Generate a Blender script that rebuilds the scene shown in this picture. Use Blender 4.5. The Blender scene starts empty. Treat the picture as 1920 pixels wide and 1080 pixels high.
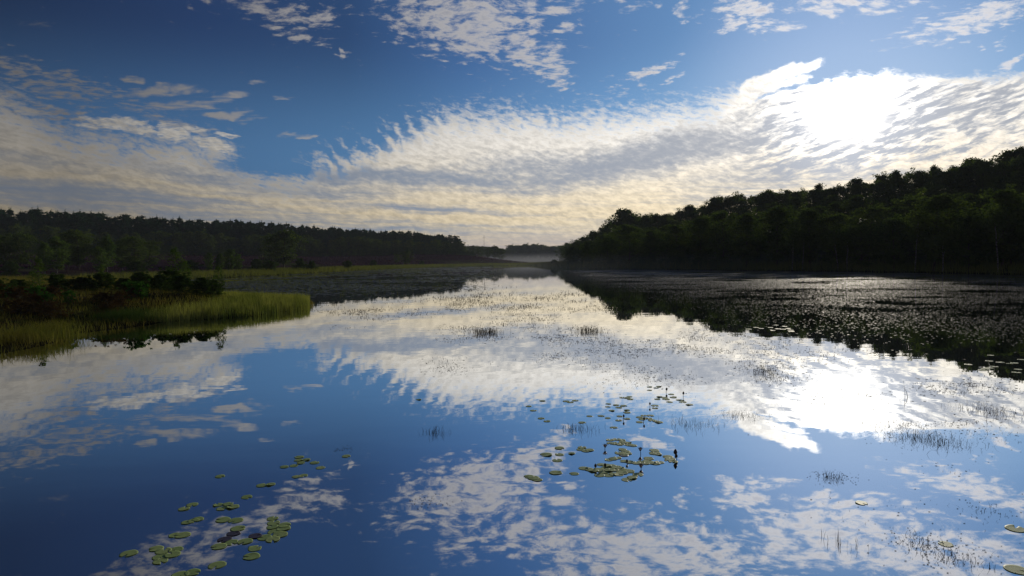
import bpy, math, random
import numpy as np
from mathutils import Vector, Matrix

SC = bpy.context.scene
COL = SC.collection
HAZE = True
random.seed(7)
RS = np.random.RandomState(11)

# ------------------------------------------------------------------ camera
CAM_H = 3.0
FOC = 1227.0                       # focal length in pixels of a 1920 px wide frame
PITCH = math.atan(52.0 / FOC)      # looking slightly down
ROLL = math.radians(0.57)
FW = Vector((0, math.cos(PITCH), -math.sin(PITCH)))
_R0 = Vector((1, 0, 0))
_U0 = _R0.cross(FW)
RT = _R0 * math.cos(ROLL) - _U0 * math.sin(ROLL)
UP = _U0 * math.cos(ROLL) + _R0 * math.sin(ROLL)
cam_data = bpy.data.cameras.new('camera')
cam = bpy.data.objects.new('camera', cam_data)
COL.objects.link(cam)
cam_data.sensor_width = 36.0
cam_data.lens = FOC / 1920.0 * 36.0
cam_data.clip_start = 0.1
cam_data.clip_end = 20000.0
cam.matrix_world = Matrix(((RT.x, UP.x, -FW.x, 0), (RT.y, UP.y, -FW.y, 0), (RT.z, UP.z, -FW.z, CAM_H), (0, 0, 0, 1)))
SC.camera = cam

def ray(px, py):
    return (FW + RT * ((px - 960) / FOC) - UP * ((py - 540) / FOC)).normalized()

def at(px, py, z=0.0):
    """point of the level plane z seen at a photo pixel"""
    d = ray(px, py)
    t = (z - CAM_H) / d.z
    return Vector((d.x * t, d.y * t, z))

def at_depth(px, py, Y):
    """point at forward distance Y seen at a photo pixel"""
    d = ray(px, py)
    t = Y / d.y
    return Vector((d.x * t, Y, CAM_H + d.z * t))

def azel(px, py, refl=False):
    d = ray(px, py)
    z = -d.z if refl else d.z
    return math.degrees(math.atan2(d.x, d.y)), math.degrees(math.asin(z))

# ------------------------------------------------------------------ render settings
SC.render.engine = 'CYCLES'
SC.view_settings.view_transform = 'Standard'
SC.view_settings.look = 'None'
SC.view_settings.gamma = 1.0
SC.view_settings.exposure = 0.0
SC.view_settings.use_curve_mapping = False
SC.cycles.use_denoising = True
SC.cycles.max_bounces = 6
SC.cycles.diffuse_bounces = 2
SC.cycles.glossy_bounces = 3
SC.cycles.transmission_bounces = 2
SC.cycles.transparent_max_bounces = 6
SC.cycles.volume_bounces = 0
SC.cycles.sample_clamp_indirect = 6.0

# ------------------------------------------------------------------ node helper
class NT:
    def __init__(self, tree):
        self.t = tree; self.n = tree.nodes; self.l = tree.links
        self.n.clear()
    def new(self, kind, **kw):
        nd = self.n.new(kind)
        for k, v in kw.items():
            setattr(nd, k, v)
        return nd
    def put(self, sock, v):
        if isinstance(v, bpy.types.NodeSocket):
            self.l.new(v, sock)
        elif v is not None:
            if hasattr(sock.default_value, '__len__') and not hasattr(v, '__len__'):
                v = (v,) * len(sock.default_value)
            if hasattr(sock.default_value, '__len__') and len(sock.default_value) == 4 and len(v) == 3:
                v = tuple(v) + (1.0,)
            sock.default_value = v
    def m(self, op, a, b=None, c=None, clamp=False):
        nd = self.new('ShaderNodeMath', operation=op, use_clamp=clamp)
        for i, v in enumerate((a, b, c)):
            if v is not None:
                self.put(nd.inputs[i], v)
        return nd.outputs[0]
    def vm(self, op, a, b=None, scale=None):
        nd = self.new('ShaderNodeVectorMath', operation=op)
        self.put(nd.inputs[0], a)
        if b is not None: self.put(nd.inputs[1], b)
        if scale is not None: self.put(nd.inputs['Scale'], scale)
        return nd.outputs['Value'] if op in ('LENGTH', 'DOT_PRODUCT', 'DISTANCE') else nd.outputs[0]
    def comb(self, x=0.0, y=0.0, z=0.0):
        nd = self.new('ShaderNodeCombineXYZ')
        for i, v in enumerate((x, y, z)): self.put(nd.inputs[i], v)
        return nd.outputs[0]
    def sep(self, v):
        nd = self.new('ShaderNodeSeparateXYZ'); self.put(nd.inputs[0], v); return nd.outputs
    def noise(self, vec, scale=1.0, detail=4.0, rough=0.5, dist=0.0, out='Fac', lac=2.0):
        nd = self.new('ShaderNodeTexNoise')
        self.put(nd.inputs['Vector'], vec); self.put(nd.inputs['Scale'], scale)
        self.put(nd.inputs['Detail'], detail); self.put(nd.inputs['Roughness'], rough)
        self.put(nd.inputs['Distortion'], dist); self.put(nd.inputs['Lacunarity'], lac)
        return nd.outputs[out]
    def ss(self, v, a, b, lo=0.0, hi=1.0, kind='SMOOTHSTEP'):
        nd = self.new('ShaderNodeMapRange', interpolation_type=kind, clamp=True)
        self.put(nd.inputs[0], v); self.put(nd.inputs[1], a); self.put(nd.inputs[2], b)
        self.put(nd.inputs[3], lo); self.put(nd.inputs[4], hi)
        return nd.outputs[0]
    def lin(self, v, a, b, lo=0.0, hi=1.0):
        return self.ss(v, a, b, lo, hi, 'LINEAR')
    def mix(self, f, a, b):
        nd = self.new('ShaderNodeMix', data_type='RGBA')
        self.put(nd.inputs[0], f); self.put(nd.inputs[6], a); self.put(nd.inputs[7], b)
        return nd.outputs[2]
    def mixop(self, op, f, a, b):
        nd = self.new('ShaderNodeMix', data_type='RGBA', blend_type=op)
        self.put(nd.inputs[0], f); self.put(nd.inputs[6], a); self.put(nd.inputs[7], b)
        return nd.outputs[2]
    def fmix(self, f, a, b):
        nd = self.new('ShaderNodeMix', data_type='FLOAT')
        self.put(nd.inputs[0], f); self.put(nd.inputs[2], a); self.put(nd.inputs[3], b)
        return nd.outputs[0]
    def curve(self, v, pts):
        """pts in 0..1; v 0..1"""
        nd = self.new('ShaderNodeFloatCurve')
        c = nd.mapping.curves[0]
        pts = sorted(pts)
        c.points[0].location = pts[0]; c.points[1].location = pts[-1]
        for p in pts[1:-1]: c.points.new(*p)
        nd.mapping.update()
        self.put(nd.inputs['Value'], v)
        return nd.outputs[0]

# ------------------------------------------------------------------ world
SUN = ray(1590, 185)
SUN_EL = math.asin(SUN.z)
SUN_AZ = math.atan2(SUN.x, SUN.y)          # clockwise from +Y
world = bpy.data.worlds.new('World')
SC.world = world
world.use_nodes = True

def build_world():
    T = NT(world.node_tree)
    S = 0.10
    co = T.new('ShaderNodeTexCoord').outputs['Generated']
    d = T.vm('NORMALIZE', co)
    x, y, z = T.sep(d)[:3]
    za = T.m('MAXIMUM', z, 0.0)
    az = T.m('MULTIPLY', T.m('ARCTAN2', x, y), 180 / math.pi)
    el = T.m('MULTIPLY', T.m('ARCSINE', za), 180 / math.pi)
    sky = T.new('ShaderNodeTexSky', sky_type='NISHITA', sun_disc=False, sun_elevation=SUN_EL,
                sun_rotation=SUN_AZ, air_density=1.0, dust_density=0.3, ozone_density=2.5, altitude=50)
    base = sky.outputs[0]
    cs = T.vm('DOT_PRODUCT', d, tuple(SUN))
    ang = T.m('MULTIPLY', T.m('ARCCOSINE', T.m('MINIMUM', cs, 1.0)), 180 / math.pi)   # degrees from the sun
    # clear-sky grade: deep polarised blue away from the sun, paler round it
    def ramp(v, stops):
        nd = T.new('ShaderNodeValToRGB'); T.put(nd.inputs[0], v)
        e = nd.color_ramp.elements
        e[0].position = stops[0][0]; e[0].color = tuple(stops[0][1]) + (1,)
        e[1].position = stops[-1][0]; e[1].color = tuple(stops[-1][1]) + (1,)
        for p, c_ in stops[1:-1]:
            q = e.new(p); q.color = tuple(c_) + (1,)
        return nd.outputs[0]
    g = T.lin(ang, 0, 70)
    high = ramp(g, [(0.05, (.24, .40, .80)), (0.20, (.135, .27, .60)), (0.42, (.050, .125, .36)), (0.57, (.023, .058, .175)), (0.72, (.016, .038, .128)), (0.9, (.009, .020, .066))])
    lowc = ramp(g, [(0.05, (.42, .60, .95)), (0.25, (.20, .40, .80)), (0.50, (.085, .205, .46)), (0.75, (.055, .135, .32)), (0.95, (.035, .08, .19))])
    grade = T.mix(T.ss(el, 8, 19), lowc, high)
    grade = T.vm('SCALE', grade, scale=1.0 / S)
    grade = T.vm('MULTIPLY', grade, (0.95, 0.99, 0.85))
    grade = T.mix(T.ss(ang, 15, 3, 0.0, 0.40), grade, (0.50 / S, 0.62 / S, 0.86 / S))        # aureole of the hidden sun
    nish = T.mixop('MULTIPLY', 1.0, base, (0.62, 0.74, 1.0))
    clear = T.mix(0.95, nish, grade)

    # plane-projected cloud coordinates (a level cloud deck)
    zz = T.m('ADD', za, 0.10)
    P = T.comb(T.m('DIVIDE', x, zz), T.m('DIVIDE', y, zz), 0.0)
    Wn = T.noise(P, 1.6, 3, 0.55, 0.0, 'Color')
    Pw = T.vm('ADD', P, T.vm('SCALE', T.vm('SUBTRACT', Wn, (0.5, 0.5, 0.5)), scale=0.22))
    # warped az/el for hand-placed cloud outlines
    A0 = T.comb(az, el, 0.0)
    Wa = T.noise(A0, 0.22, 4, 0.6, 0.0, 'Color')
    A = T.vm('ADD', A0, T.vm('MULTIPLY', T.vm('SUBTRACT', Wa, (0.5, 0.5, 0.5)), (5.0, 2.2, 0.0)))

    LAST = [None]
    def blob(px, py, rx, ry, rot=0.0, w=1.0, refl=False, soft=0.75, src=None):
        a0, e0 = azel(px, py, refl)
        k = 1 / 21.4 * math.cos(math.radians(a0)) ** 1.0      # px -> degrees roughly
        if refl: rot = -rot
        mp = T.new('ShaderNodeMapping', vector_type='TEXTURE')
        T.put(mp.inputs['Vector'], src or A)
        mp.inputs['Location'].default_value = (a0, e0, 0)
        if LAST[0] is None: mp.inputs['Rotation'].default_value = (0, 0, math.radians(rot))
        else: T.put(mp.inputs['Rotation'], T.comb(0, 0, T.m('MULTIPLY_ADD', LAST[0], 1e-6, math.radians(rot))))   # keeps evaluation in order
        mp.inputs['Scale'].default_value = (rx * k, ry * k, 1)
        ln = T.vm('LENGTH', mp.outputs[0])
        r_ = T.ss(ln, 1 + soft, max(0.0, 1 - soft), 0.0, w)
        LAST[0] = r_
        return r_

    class Lazy:
        def __init__(self, *a, **k): self.a = a; self.k = k
    def union(lst):
        """evaluated one by one so that few values are alive at a time"""
        o = None
        for q in lst:
            v = blob(*q.a, **q.k)
            o = v if o is None else T.m('MAXIMUM', o, v)
            LAST[0] = o
        return o

    # ---- fine textures
    puff = T.noise(T.vm('MULTIPLY', Pw, (1.0, 1.3, 1)), 21.0, 6, 0.68, 0.15)     # altocumulus puffs
    cell = T.new('ShaderNodeTexVoronoi', feature='SMOOTH_F1')
    T.put(cell.inputs['Vector'], Pw); cell.inputs['Scale'].default_value = 21.0
    cell.inputs['Smoothness'].default_value = 0.7
    cells = T.m('SUBTRACT', 0.75, cell.outputs['Distance'])
    # ---- detached altocumulus
    alto = union([
        Lazy(880, 45, 175, 62, -12, 1.0), Lazy(1000, 112, 95, 30, -28, 1.0), Lazy(760, 20, 70, 45, 0, .8),
        Lazy(545, 18, 90, 30, -15, .8), Lazy(500, 0, 110, 16, 0, .55), Lazy(563, 66, 16, 9, 0, 1.0), Lazy(90, 150, 130, 34, -14, .85), Lazy(60, 200, 160, 24, -10, .85), Lazy(200, 178, 90, 20, -14, .72), Lazy(30, 130, 60, 16, -10, .7), Lazy(290, 215, 60, 14, -10, .7), Lazy(600, 30, 40, 16, 30, .7), Lazy(940, 8, 120, 22, 0, .8), Lazy(1130, 178, 50, 10, 0, .6), Lazy(642, 100, 7, 12, 0, .9),
        Lazy(1050, 12, 80, 20, 0, .8), Lazy(1060, 52, 34, 12, 8, .8),
        Lazy(1205, 130, 62, 11, 12, 1.0), Lazy(1175, 165, 60, 12, 8, .55), Lazy(1250, 148, 40, 7, 18, .6),
        Lazy(1405, 12, 70, 22, -8, .95), Lazy(1382, 40, 34, 10, 22, 1.0), Lazy(1430, 42, 30, 8, 8, .9), Lazy(1495, 60, 30, 6, 4, .6),
        Lazy(1585, 6, 95, 18, 6, .95), Lazy(1285, 20, 34, 22, -30, .6),
        Lazy(1835, 36, 140, 30, 6, 1.0), Lazy(1890, 118, 44, 8, 12, .9), Lazy(1832, 90, 12, 5, 0, .8), Lazy(1895, 78, 30, 10, 20, .6),
        # above the frame, seen only mirrored in the water
        Lazy(1230, 1040, 280, 70, 0, 1.0, True), Lazy(880, 1010, 90, 50, 0, .8, True), Lazy(1010, 1010, 140, 60, -20, .9, True),
        Lazy(1560, 1000, 190, 70, 12, 1.0, True), Lazy(1780, 1050, 260, 60, 5, 1.0, True),
        Lazy(1440, 905, 60, 16, 10, .8, True), Lazy(1600, 935, 90, 22, 14, .7, True), Lazy(1440, 955, 110, 30, 0, .7, True),
        Lazy(430, 1005, 220, 30, 22, .85, True), Lazy(330, 1065, 160, 20, 10, .85, True), Lazy(560, 965, 70, 20, 20, .7, True), Lazy(260, 1060, 160, 30, 20, .85, True), Lazy(620, 945, 40, 16, 30, .6, True),
    ])
    n1 = T.m('ADD', T.m('MULTIPLY', puff, 1.5), T.m('MULTIPLY', cells, 0.50))
    a_d = T.m('ADD', T.m('MULTIPLY', alto, 0.60), T.m('SUBTRACT', n1, 1.26))
    a_alpha = T.ss(a_d, -0.08, 0.40)
    # ---- wisps at the left
    fib = T.noise(T.vm('MULTIPLY', Pw, (5.0, 11.0, 1)), 1.3, 5, 0.6, 0.4)
    wis = union([
        Lazy(310, 168, 60, 12, 14, .95), Lazy(250, 150, 16, 6, 0, .9), Lazy(420, 178, 60, 9, 12, .7), Lazy(335, 196, 70, 11, 14, .9),
        Lazy(420, 210, 55, 8, 8, .95), Lazy(480, 218, 40, 7, 5, .8), Lazy(350, 238, 60, 10, -6, .8), Lazy(490, 150, 28, 5, 6, .6),
        Lazy(80, 50, 180, 16, -25, .35, soft=.95), Lazy(530, 180, 20, 5, 5, .6), Lazy(100, 170, 40, 12, -10, .5), Lazy(240, 205, 60, 10, -10, .5),
        Lazy(880, 170, 26, 7, 0, .5), Lazy(560, 256, 36, 6, 4, .75),
    ])
    w_d = T.m('ADD', T.m('MULTIPLY', wis, 0.62), T.m('SUBTRACT', T.m('MULTIPLY', fib, 1.3), 0.92))
    w_alpha = T.ss(w_d, -0.03, 0.42, 0.0, 0.85)

    # ---- the main sheet: upper edge as a curve of azimuth
    edge = [(-320, 95), (0, 150), (60, 185), (120, 215), (200, 232), (300, 238), (380, 243), (425, 256), (447, 276), (480, 300), (530, 306), (570, 296),
            (600, 268), (690, 246), (750, 214), (830, 190), (940, 186), (1100, 192), (1250, 178), (1350, 164), (1400, 146),
            (1450, 136), (1512, 131), (1535, 142), (1620, 134), (1750, 137), (1920, 134), (2250, 125)]
    AZ0, AZ1, ELM = -60.0, 60.0, 30.0
    pts = []
    for px, py in edge:
        a, e = azel(px, py)
        pts.append(((a - AZ0) / (AZ1 - AZ0), e / ELM))
    pts = [(0.0, 0.62)] + pts + [(1.0, 0.60)]
    azw = T.sep(T.vm('ADD', A0, T.vm('MULTIPLY', T.vm('SUBTRACT', T.noise(A0, 0.55, 4, 0.6, 0.2, 'Color'), (0.5, 0.5, 0.5)), (2.6, 1.6, 0))))
    eb = T.m('MULTIPLY', T.curve(T.lin(azw[0], AZ0, AZ1), pts), ELM)
    dep = T.m('SUBTRACT', eb, azw[1])                         # degrees below the edge
    # fish-bone ripples hanging on the edge between the two halves
    ripc = T.vm('ADD', A0, T.vm('MULTIPLY', T.vm('SUBTRACT', T.noise(A0, 0.30, 3, 0.6, 0.0, 'Color'), (0.5, 0.5, 0.5)), (3.4, 2.2, 0)))
    rx_, ry_ = T.sep(ripc)[:2]
    ph = T.m('ADD', T.m('MULTIPLY', rx_, 3.9), T.m('MULTIPLY', ry_, 3.3))
    rip = T.m('MULTIPLY_ADD', T.m('SINE', T.m('ADD', ph, T.m('MULTIPLY', T.noise(A0, 0.45, 3, 0.6), 7.0))), 0.5, 0.5)
    rip = T.m('MAXIMUM', rip, T.ss(T.noise(A0, 0.5, 3, 0.6), 0.42, 0.66))
    a_l = azel(570, 240)[0]; a_m = azel(770, 240)[0]; a_r = azel(1450, 240)[0]
    ripmask = T.m('MULTIPLY', T.ss(az, a_l, a_l + 3), T.ss(az, a_r, a_m, 0.0, 1.0))
    ripmask = T.m('MULTIPLY', ripmask, T.m('MULTIPLY', T.ss(dep, -0.8, 0.4), T.ss(dep, 5.0, 1.2)))
    Af = T.vm('ADD', A0, T.vm('MULTIPLY', T.vm('SUBTRACT', Wa, (0.5, 0.5, 0.5)), (1.6, 0.7, 0.0)))
    def rot_tex(rot, sx, sy, det=6, rough=0.6, dist=0.4):
        mp = T.new('ShaderNodeMapping'); T.put(mp.inputs['Vector'], Af)
        mp.inputs['Rotation'].default_value = (0, 0, math.radians(-rot)); mp.inputs['Scale'].default_value = (1, 1, 1)
        return T.noise(T.vm('MULTIPLY', mp.outputs[0], (sx, sy, 1)), 1.0, det, rough, dist)
    fine = rot_tex(-14, 1.0, 2.6, 7, 0.68, 0.1)               # mottled feathery sheet
    diag = rot_tex(13, 0.62, 2.3, 7, 0.60, 0.1)               # long lenses rising to the right
    band = rot_tex(-2, 0.075, 1.6, 7, 0.62, 0.1)              # level bands near the horizon
    tex = fine
    right = T.ss(az, azel(1330, 200)[0], azel(1500, 200)[0])
    finger = blob(1445, 150, 82, 15, 15, 1.0, soft=.5)
    slit = blob(1470, 174, 46, 5, 15, .8, soft=.7)
    lump = union([Lazy(225, 238, 78, 18, -6, 1.0, soft=.6), Lazy(158, 232, 34, 12, 0, .8, soft=.7), Lazy(322, 250, 30, 20, -20, 1.0, soft=.6), Lazy(396, 268, 48, 14, -8, 1.0, soft=.35),
                  Lazy(360, 240, 24, 8, -5, .9, soft=.5), Lazy(414, 246, 20, 6, 0, .9, soft=.5)])
    sh = T.m('ADD', T.m('MULTIPLY', dep, T.fmix(right, 0.30, 1.1)), T.m('MULTIPLY', T.m('SUBTRACT', tex, 0.52), 2.3))
    sh = T.m('SUBTRACT', sh, T.m('MULTIPLY', slit, 1.5))
    sh = T.m('MAXIMUM', sh, T.m('SUBTRACT', T.m('MULTIPLY', finger, 1.9), T.m('MULTIPLY_ADD', tex, -1.6, 1.75)))
    sh = T.m('MAXIMUM', sh, T.m('SUBTRACT', T.m('MULTIPLY', lump, 1.5), T.m('MULTIPLY_ADD', puff, -2.6, 2.15)))
    sh = T.m('SUBTRACT', sh, T.m('MULTIPLY', T.m('MULTIPLY', ripmask, T.m('SUBTRACT', 1.0, rip)), T.ss(az, a_m - 2, a_m + 3, 0.80, 0.26)))
    sh = T.m('SUBTRACT', sh, blob(500, 312, 90, 14, -4, 0.5))
    s_alpha = T.ss(sh, -0.12, 0.85, 0.0, 1.0)
    veil = T.ss(dep, 1.2, 5.5, 0.0, 0.95)
    s_alpha = T.m('MAXIMUM', s_alpha, T.m('MULTIPLY', veil, T.ss(tex, 0.2, 0.5, 0.75, 1.0)))
    s_alpha = T.m('MINIMUM', s_alpha, T.ss(el, 0.0, 4.0, 0.66, 1.0))

    # ---- colour of the sheet
    lit = T.m('ADD', T.lin(ang, 8, 60, 1.12, 0.25), T.m('MULTIPLY', T.ss(ang, 7.5, 0), 1.5))
    gsrc = A
    grey = union([Lazy(1190, 300, 290, 34, 9, .95), Lazy(1010, 318, 200, 30, 4, .7), Lazy(760, 335, 330, 18, -2, .9), Lazy(500, 345, 260, 18, -5, .75),
                  Lazy(140, 365, 400, 22, -3, .75), Lazy(350, 400, 620, 16, -3, .75), Lazy(1500, 315, 230, 50, 10, .62),
                  Lazy(1720, 225, 300, 60, 12, .52), Lazy(680, 385, 300, 8, -4, .6), Lazy(960, 350, 150, 9, 2, .6), Lazy(1330, 240, 120, 26, 14, .45),
                  Lazy(60, 300, 120, 14, -8, .45), Lazy(1540, 235, 70, 14, 14, .75), Lazy(1700, 232, 120, 16, 14, .75), Lazy(1850, 200, 120, 14, 10, .6)])
    grey = T.m('MAXIMUM', grey, T.ss(el, 4.6, 1.6, 0.0, 0.42))
    lowf = T.ss(el, 8.5, 4.5)
    stx = T.fmix(right, T.m('ADD', T.m('MULTIPLY', fine, 0.6), T.m('MULTIPLY', diag, 0.4)), diag)
    stx = T.fmix(lowf, stx, T.m('ADD', T.m('MULTIPLY', band, 0.8), T.m('MULTIPLY', fine, 0.2)))
    amp = T.fmix(lowf, T.fmix(right, 2.5, 6.2), 4.2)
    gd = T.m('ADD', T.m('MULTIPLY', T.m('SUBTRACT', stx, 0.5), amp), T.m('SUBTRACT', T.m('MULTIPLY', grey, 1.30), T.fmix(right, 0.42, 0.22)))
    gf = T.ss(gd, T.fmix(right, -0.45, -0.30), T.fmix(right, 1.0, 0.90))
    gf = T.m('MULTIPLY', gf, T.ss(dep, T.fmix(right, 0.8, 0.0), T.fmix(right, 3.6, 1.0), 0.12, 1.0))
    gf = T.m('MULTIPLY', gf, T.ss(T.m('ADD', ang, T.m('MULTIPLY', diag, 5.0)), 4.2, 7.0, 0.12, 1.0))
    warm = T.ss(el, 11, 3)
    bright = T.mix(warm, (1.0, 0.955, 0.885), (1.0, 0.84, 0.58))
    bright = T.vm('SCALE', bright, scale=T.m('MULTIPLY', lit, T.m('MULTIPLY', T.ss(fine, 0.3, 0.7, 1.16, 0.80), 1.0 / S)))
    shade_l = T.m('ADD', T.lin(ang, 8, 60, 0.50, 0.160), T.m('MULTIPLY', T.ss(ang, 9, 0), 0.3))
    shadec = T.mix(T.ss(ang, 6, 40), (0.90, 0.95, 1.06), (0.74, 0.88, 1.12))
    shade = T.vm('SCALE', shadec, scale=T.m('MULTIPLY', shade_l, 1.0 / S))
    sheet = T.mix(gf, bright, shade)
    # detached puffs: white tops, faint grey cores
    pl = T.m('ADD', T.lin(ang, 12, 58, 0.74, 0.15), T.m('MULTIPLY', T.ss(ang, 20, 4), 0.2))
    pc = T.vm('SCALE', T.mix(T.ss(a_d, 0.15, 0.60), (1.0, 0.96, 0.94), (0.70, 0.70, 0.76)), scale=T.m('MULTIPLY', pl, 1.0 / S))
    c = T.mix(T.m('MULTIPLY', a_alpha, 0.92), clear, pc)
    c = T.mix(w_alpha, c, T.vm('SCALE', (1.0, 0.96, 0.93), scale=T.m('MULTIPLY', pl, 1.0 / S)))
    c = T.mix(s_alpha, c, sheet)
    # peach strip low over the lake gap
    peach = T.m('MULTIPLY', T.ss(el, 3.2, 0.6), T.ss(T.m('ABSOLUTE', T.m('SUBTRACT', az, azel(1010, 450)[0])), 16, 1))
    c = T.mix(T.m('MULTIPLY', peach, 0.55), c, (0.74 / S, 0.56 / S, 0.42 / S))
    bg = T.new('ShaderNodeBackground'); T.put(bg.inputs[0], c); bg.inputs[1].default_value = S
    out = T.new('ShaderNodeOutputWorld'); T.l.new(bg.outputs[0], out.inputs[0])
build_world()
world.cycles.sampling_method = 'MANUAL'
world.cycles.sample_map_resolution = 1024

# ------------------------------------------------------------------ sun
sd = bpy.data.lights.new('sun', 'SUN')
sd.energy = 2.0
sd.angle = math.radians(1.5)
sd.color = (1.0, 0.90, 0.74)
so = bpy.data.objects.new('sun', sd)
COL.objects.link(so)
so.rotation_euler = (-SUN).to_track_quat('-Z', 'Y').to_euler()

# ================================================================== helpers for objects
def tag(o, label=None, cat=None, group=None, kind=None):
    if label: o['label'] = label
    if cat: o['category'] = cat
    if group: o['group'] = group
    if kind: o['kind'] = kind
    return o

def mat(name):
    m = bpy.data.materials.new(name)
    m.use_nodes = True
    return m, NT(m.node_tree)

def np_mesh(name, V, F, attrs=None, smooth=False):
    """V (n,3) array, F list/array of equal-size faces or list of such arrays"""
    me = bpy.data.meshes.new(name)
    Fs = F if isinstance(F, list) else [F]
    Fs = [np.asarray(f, dtype=np.int32) for f in Fs if len(f)]
    nl = sum(f.size for f in Fs); nf = sum(len(f) for f in Fs)
    me.vertices.add(len(V)); me.vertices.foreach_set('co', np.asarray(V, dtype=np.float32).ravel())
    me.loops.add(nl); me.loops.foreach_set('vertex_index', np.concatenate([f.ravel() for f in Fs]))
    me.polygons.add(nf)
    tot = np.concatenate([np.full(len(f), f.shape[1], dtype=np.int32) for f in Fs])
    st = np.concatenate([[0], np.cumsum(tot)[:-1]]).astype(np.int32)
    me.polygons.foreach_set('loop_start', st)
    me.polygons.foreach_set('use_smooth', np.full(nf, smooth))
    me.update(calc_edges=True)
    me.validate()
    for k, a in (attrs or {}).items():
        at_ = me.attributes.new(k, 'FLOAT', 'POINT')
        at_.data.foreach_set('value', np.asarray(a, dtype=np.float32))
    return me

def link(name, me, material=None, parent=None):
    o = bpy.data.objects.new(name, me)
    COL.objects.link(o)
    if material is not None and me is not None and not me.materials: me.materials.append(material)
    if parent is not None: o.parent = parent
    return o

def empty(name, loc=(0, 0, 0), rz=0.0, s=1.0):
    o = bpy.data.objects.new(name, None)
    COL.objects.link(o)
    o.empty_display_size = 0.3
    o.location = loc; o.rotation_euler = (0, 0, rz); o.scale = (s, s, s) if not hasattr(s, '__len__') else s
    return o

def copy_tree(o, parent=None, kids=None):
    c = o.copy(); COL.objects.link(c)
    if parent is not None: c.parent = parent
    for ch in (kids if kids is not None else o.children):
        copy_tree(ch, c)
    return c

def HY(px):
    return 488.0 - 0.01 * (px - 960)

def gp(px, D):
    """ground position (x, y) at forward distance D along photo column px"""
    p = at_depth(px, HY(px), D)
    return p.x, p.y

def px_of(x, y):
    return 960 + FOC * x / max(y, 1e-3)

# ================================================================== lake outline
RIGHT = [(2400, 72), (2150, 84), (1918, 99), (1750, 116), (1600, 132), (1434, 150), (1300, 168), (1152, 195), (1080, 226), (1035, 285), (1003, 370)]
LEFT = [(975, 385), (860, 330), (760, 268), (650, 208), (560, 166), (470, 142), (380, 125), (250, 108)]
BANKB = [(262, 92), (370, 66), (430, 54), (500, 50), (556, 48)]
BANKF = [(575, 47), (574, 43), (540, 40.5), (480, 37.4), (400, 35.4), (300, 33.8), (240, 31.4), (150, 29.2), (93, 27.6), (88, 24.6), (0, 22.2), (-150, 18.6), (-500, 14.5)]
lake = [gp(*p) for p in RIGHT] + [gp(*p) for p in LEFT] + [gp(*p) for p in BANKB] + [gp(*p) for p in BANKF]
lake += [(-13, 8), (-7, 3.2), (0, 2.2), (7, 3), (20, 8), (48, 22)]
lake = np.array(lake)

def sdf(P, poly):
    """signed distance, positive outside"""
    n = len(poly); d = np.full(len(P), 1e9); ins = np.zeros(len(P), bool)
    for i in range(n):
        a = poly[i]; b = poly[(i + 1) % n]
        e = b - a; w = P - a
        t = np.clip((w @ e) / (e @ e), 0, 1)
        d = np.minimum(d, np.hypot(w[:, 0] - e[0] * t, w[:, 1] - e[1] * t))
        c = ((a[1] <= P[:, 1]) & (b[1] > P[:, 1])) | ((b[1] <= P[:, 1]) & (a[1] > P[:, 1]))
        with np.errstate(divide='ignore', invalid='ignore'):
            xi = a[0] + (P[:, 1] - a[1]) * e[0] / e[1]
        ins ^= c & (P[:, 0] < xi)
    return np.where(ins, -d, d)

def sst(v, a, b):
    t = np.clip((v - a) / (b - a), 0, 1)
    return t * t * (3 - 2 * t)

def vnoise(x, y, seed=0):
    """smooth value noise 0..1"""
    xi = np.floor(x).astype(int); yi = np.floor(y).astype(int)
    fx = x - xi; fy = y - yi
    fx = fx * fx * (3 - 2 * fx); fy = fy * fy * (3 - 2 * fy)
    def h(i, j):
        n = (i * 374761393 + j * 668265263 + seed * 1442695041) & 0x7fffffff
        n = ((n ^ (n >> 13)) * 1274126177) & 0x7fffffff
        return ((n ^ (n >> 16)) & 0xffff) / 65535.0
    return (h(xi, yi) * (1 - fx) + h(xi + 1, yi) * fx) * (1 - fy) + (h(xi, yi + 1) * (1 - fx) + h(xi + 1, yi + 1) * fx) * fy

def fbm(x, y, seed=0, o=4):
    s = 0; a = 0.5; t = 0
    for k in range(o):
        s = s + a * vnoise(x * 2 ** k, y * 2 ** k, seed + k * 17); t += a; a *= 0.55
    return s / t

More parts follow.
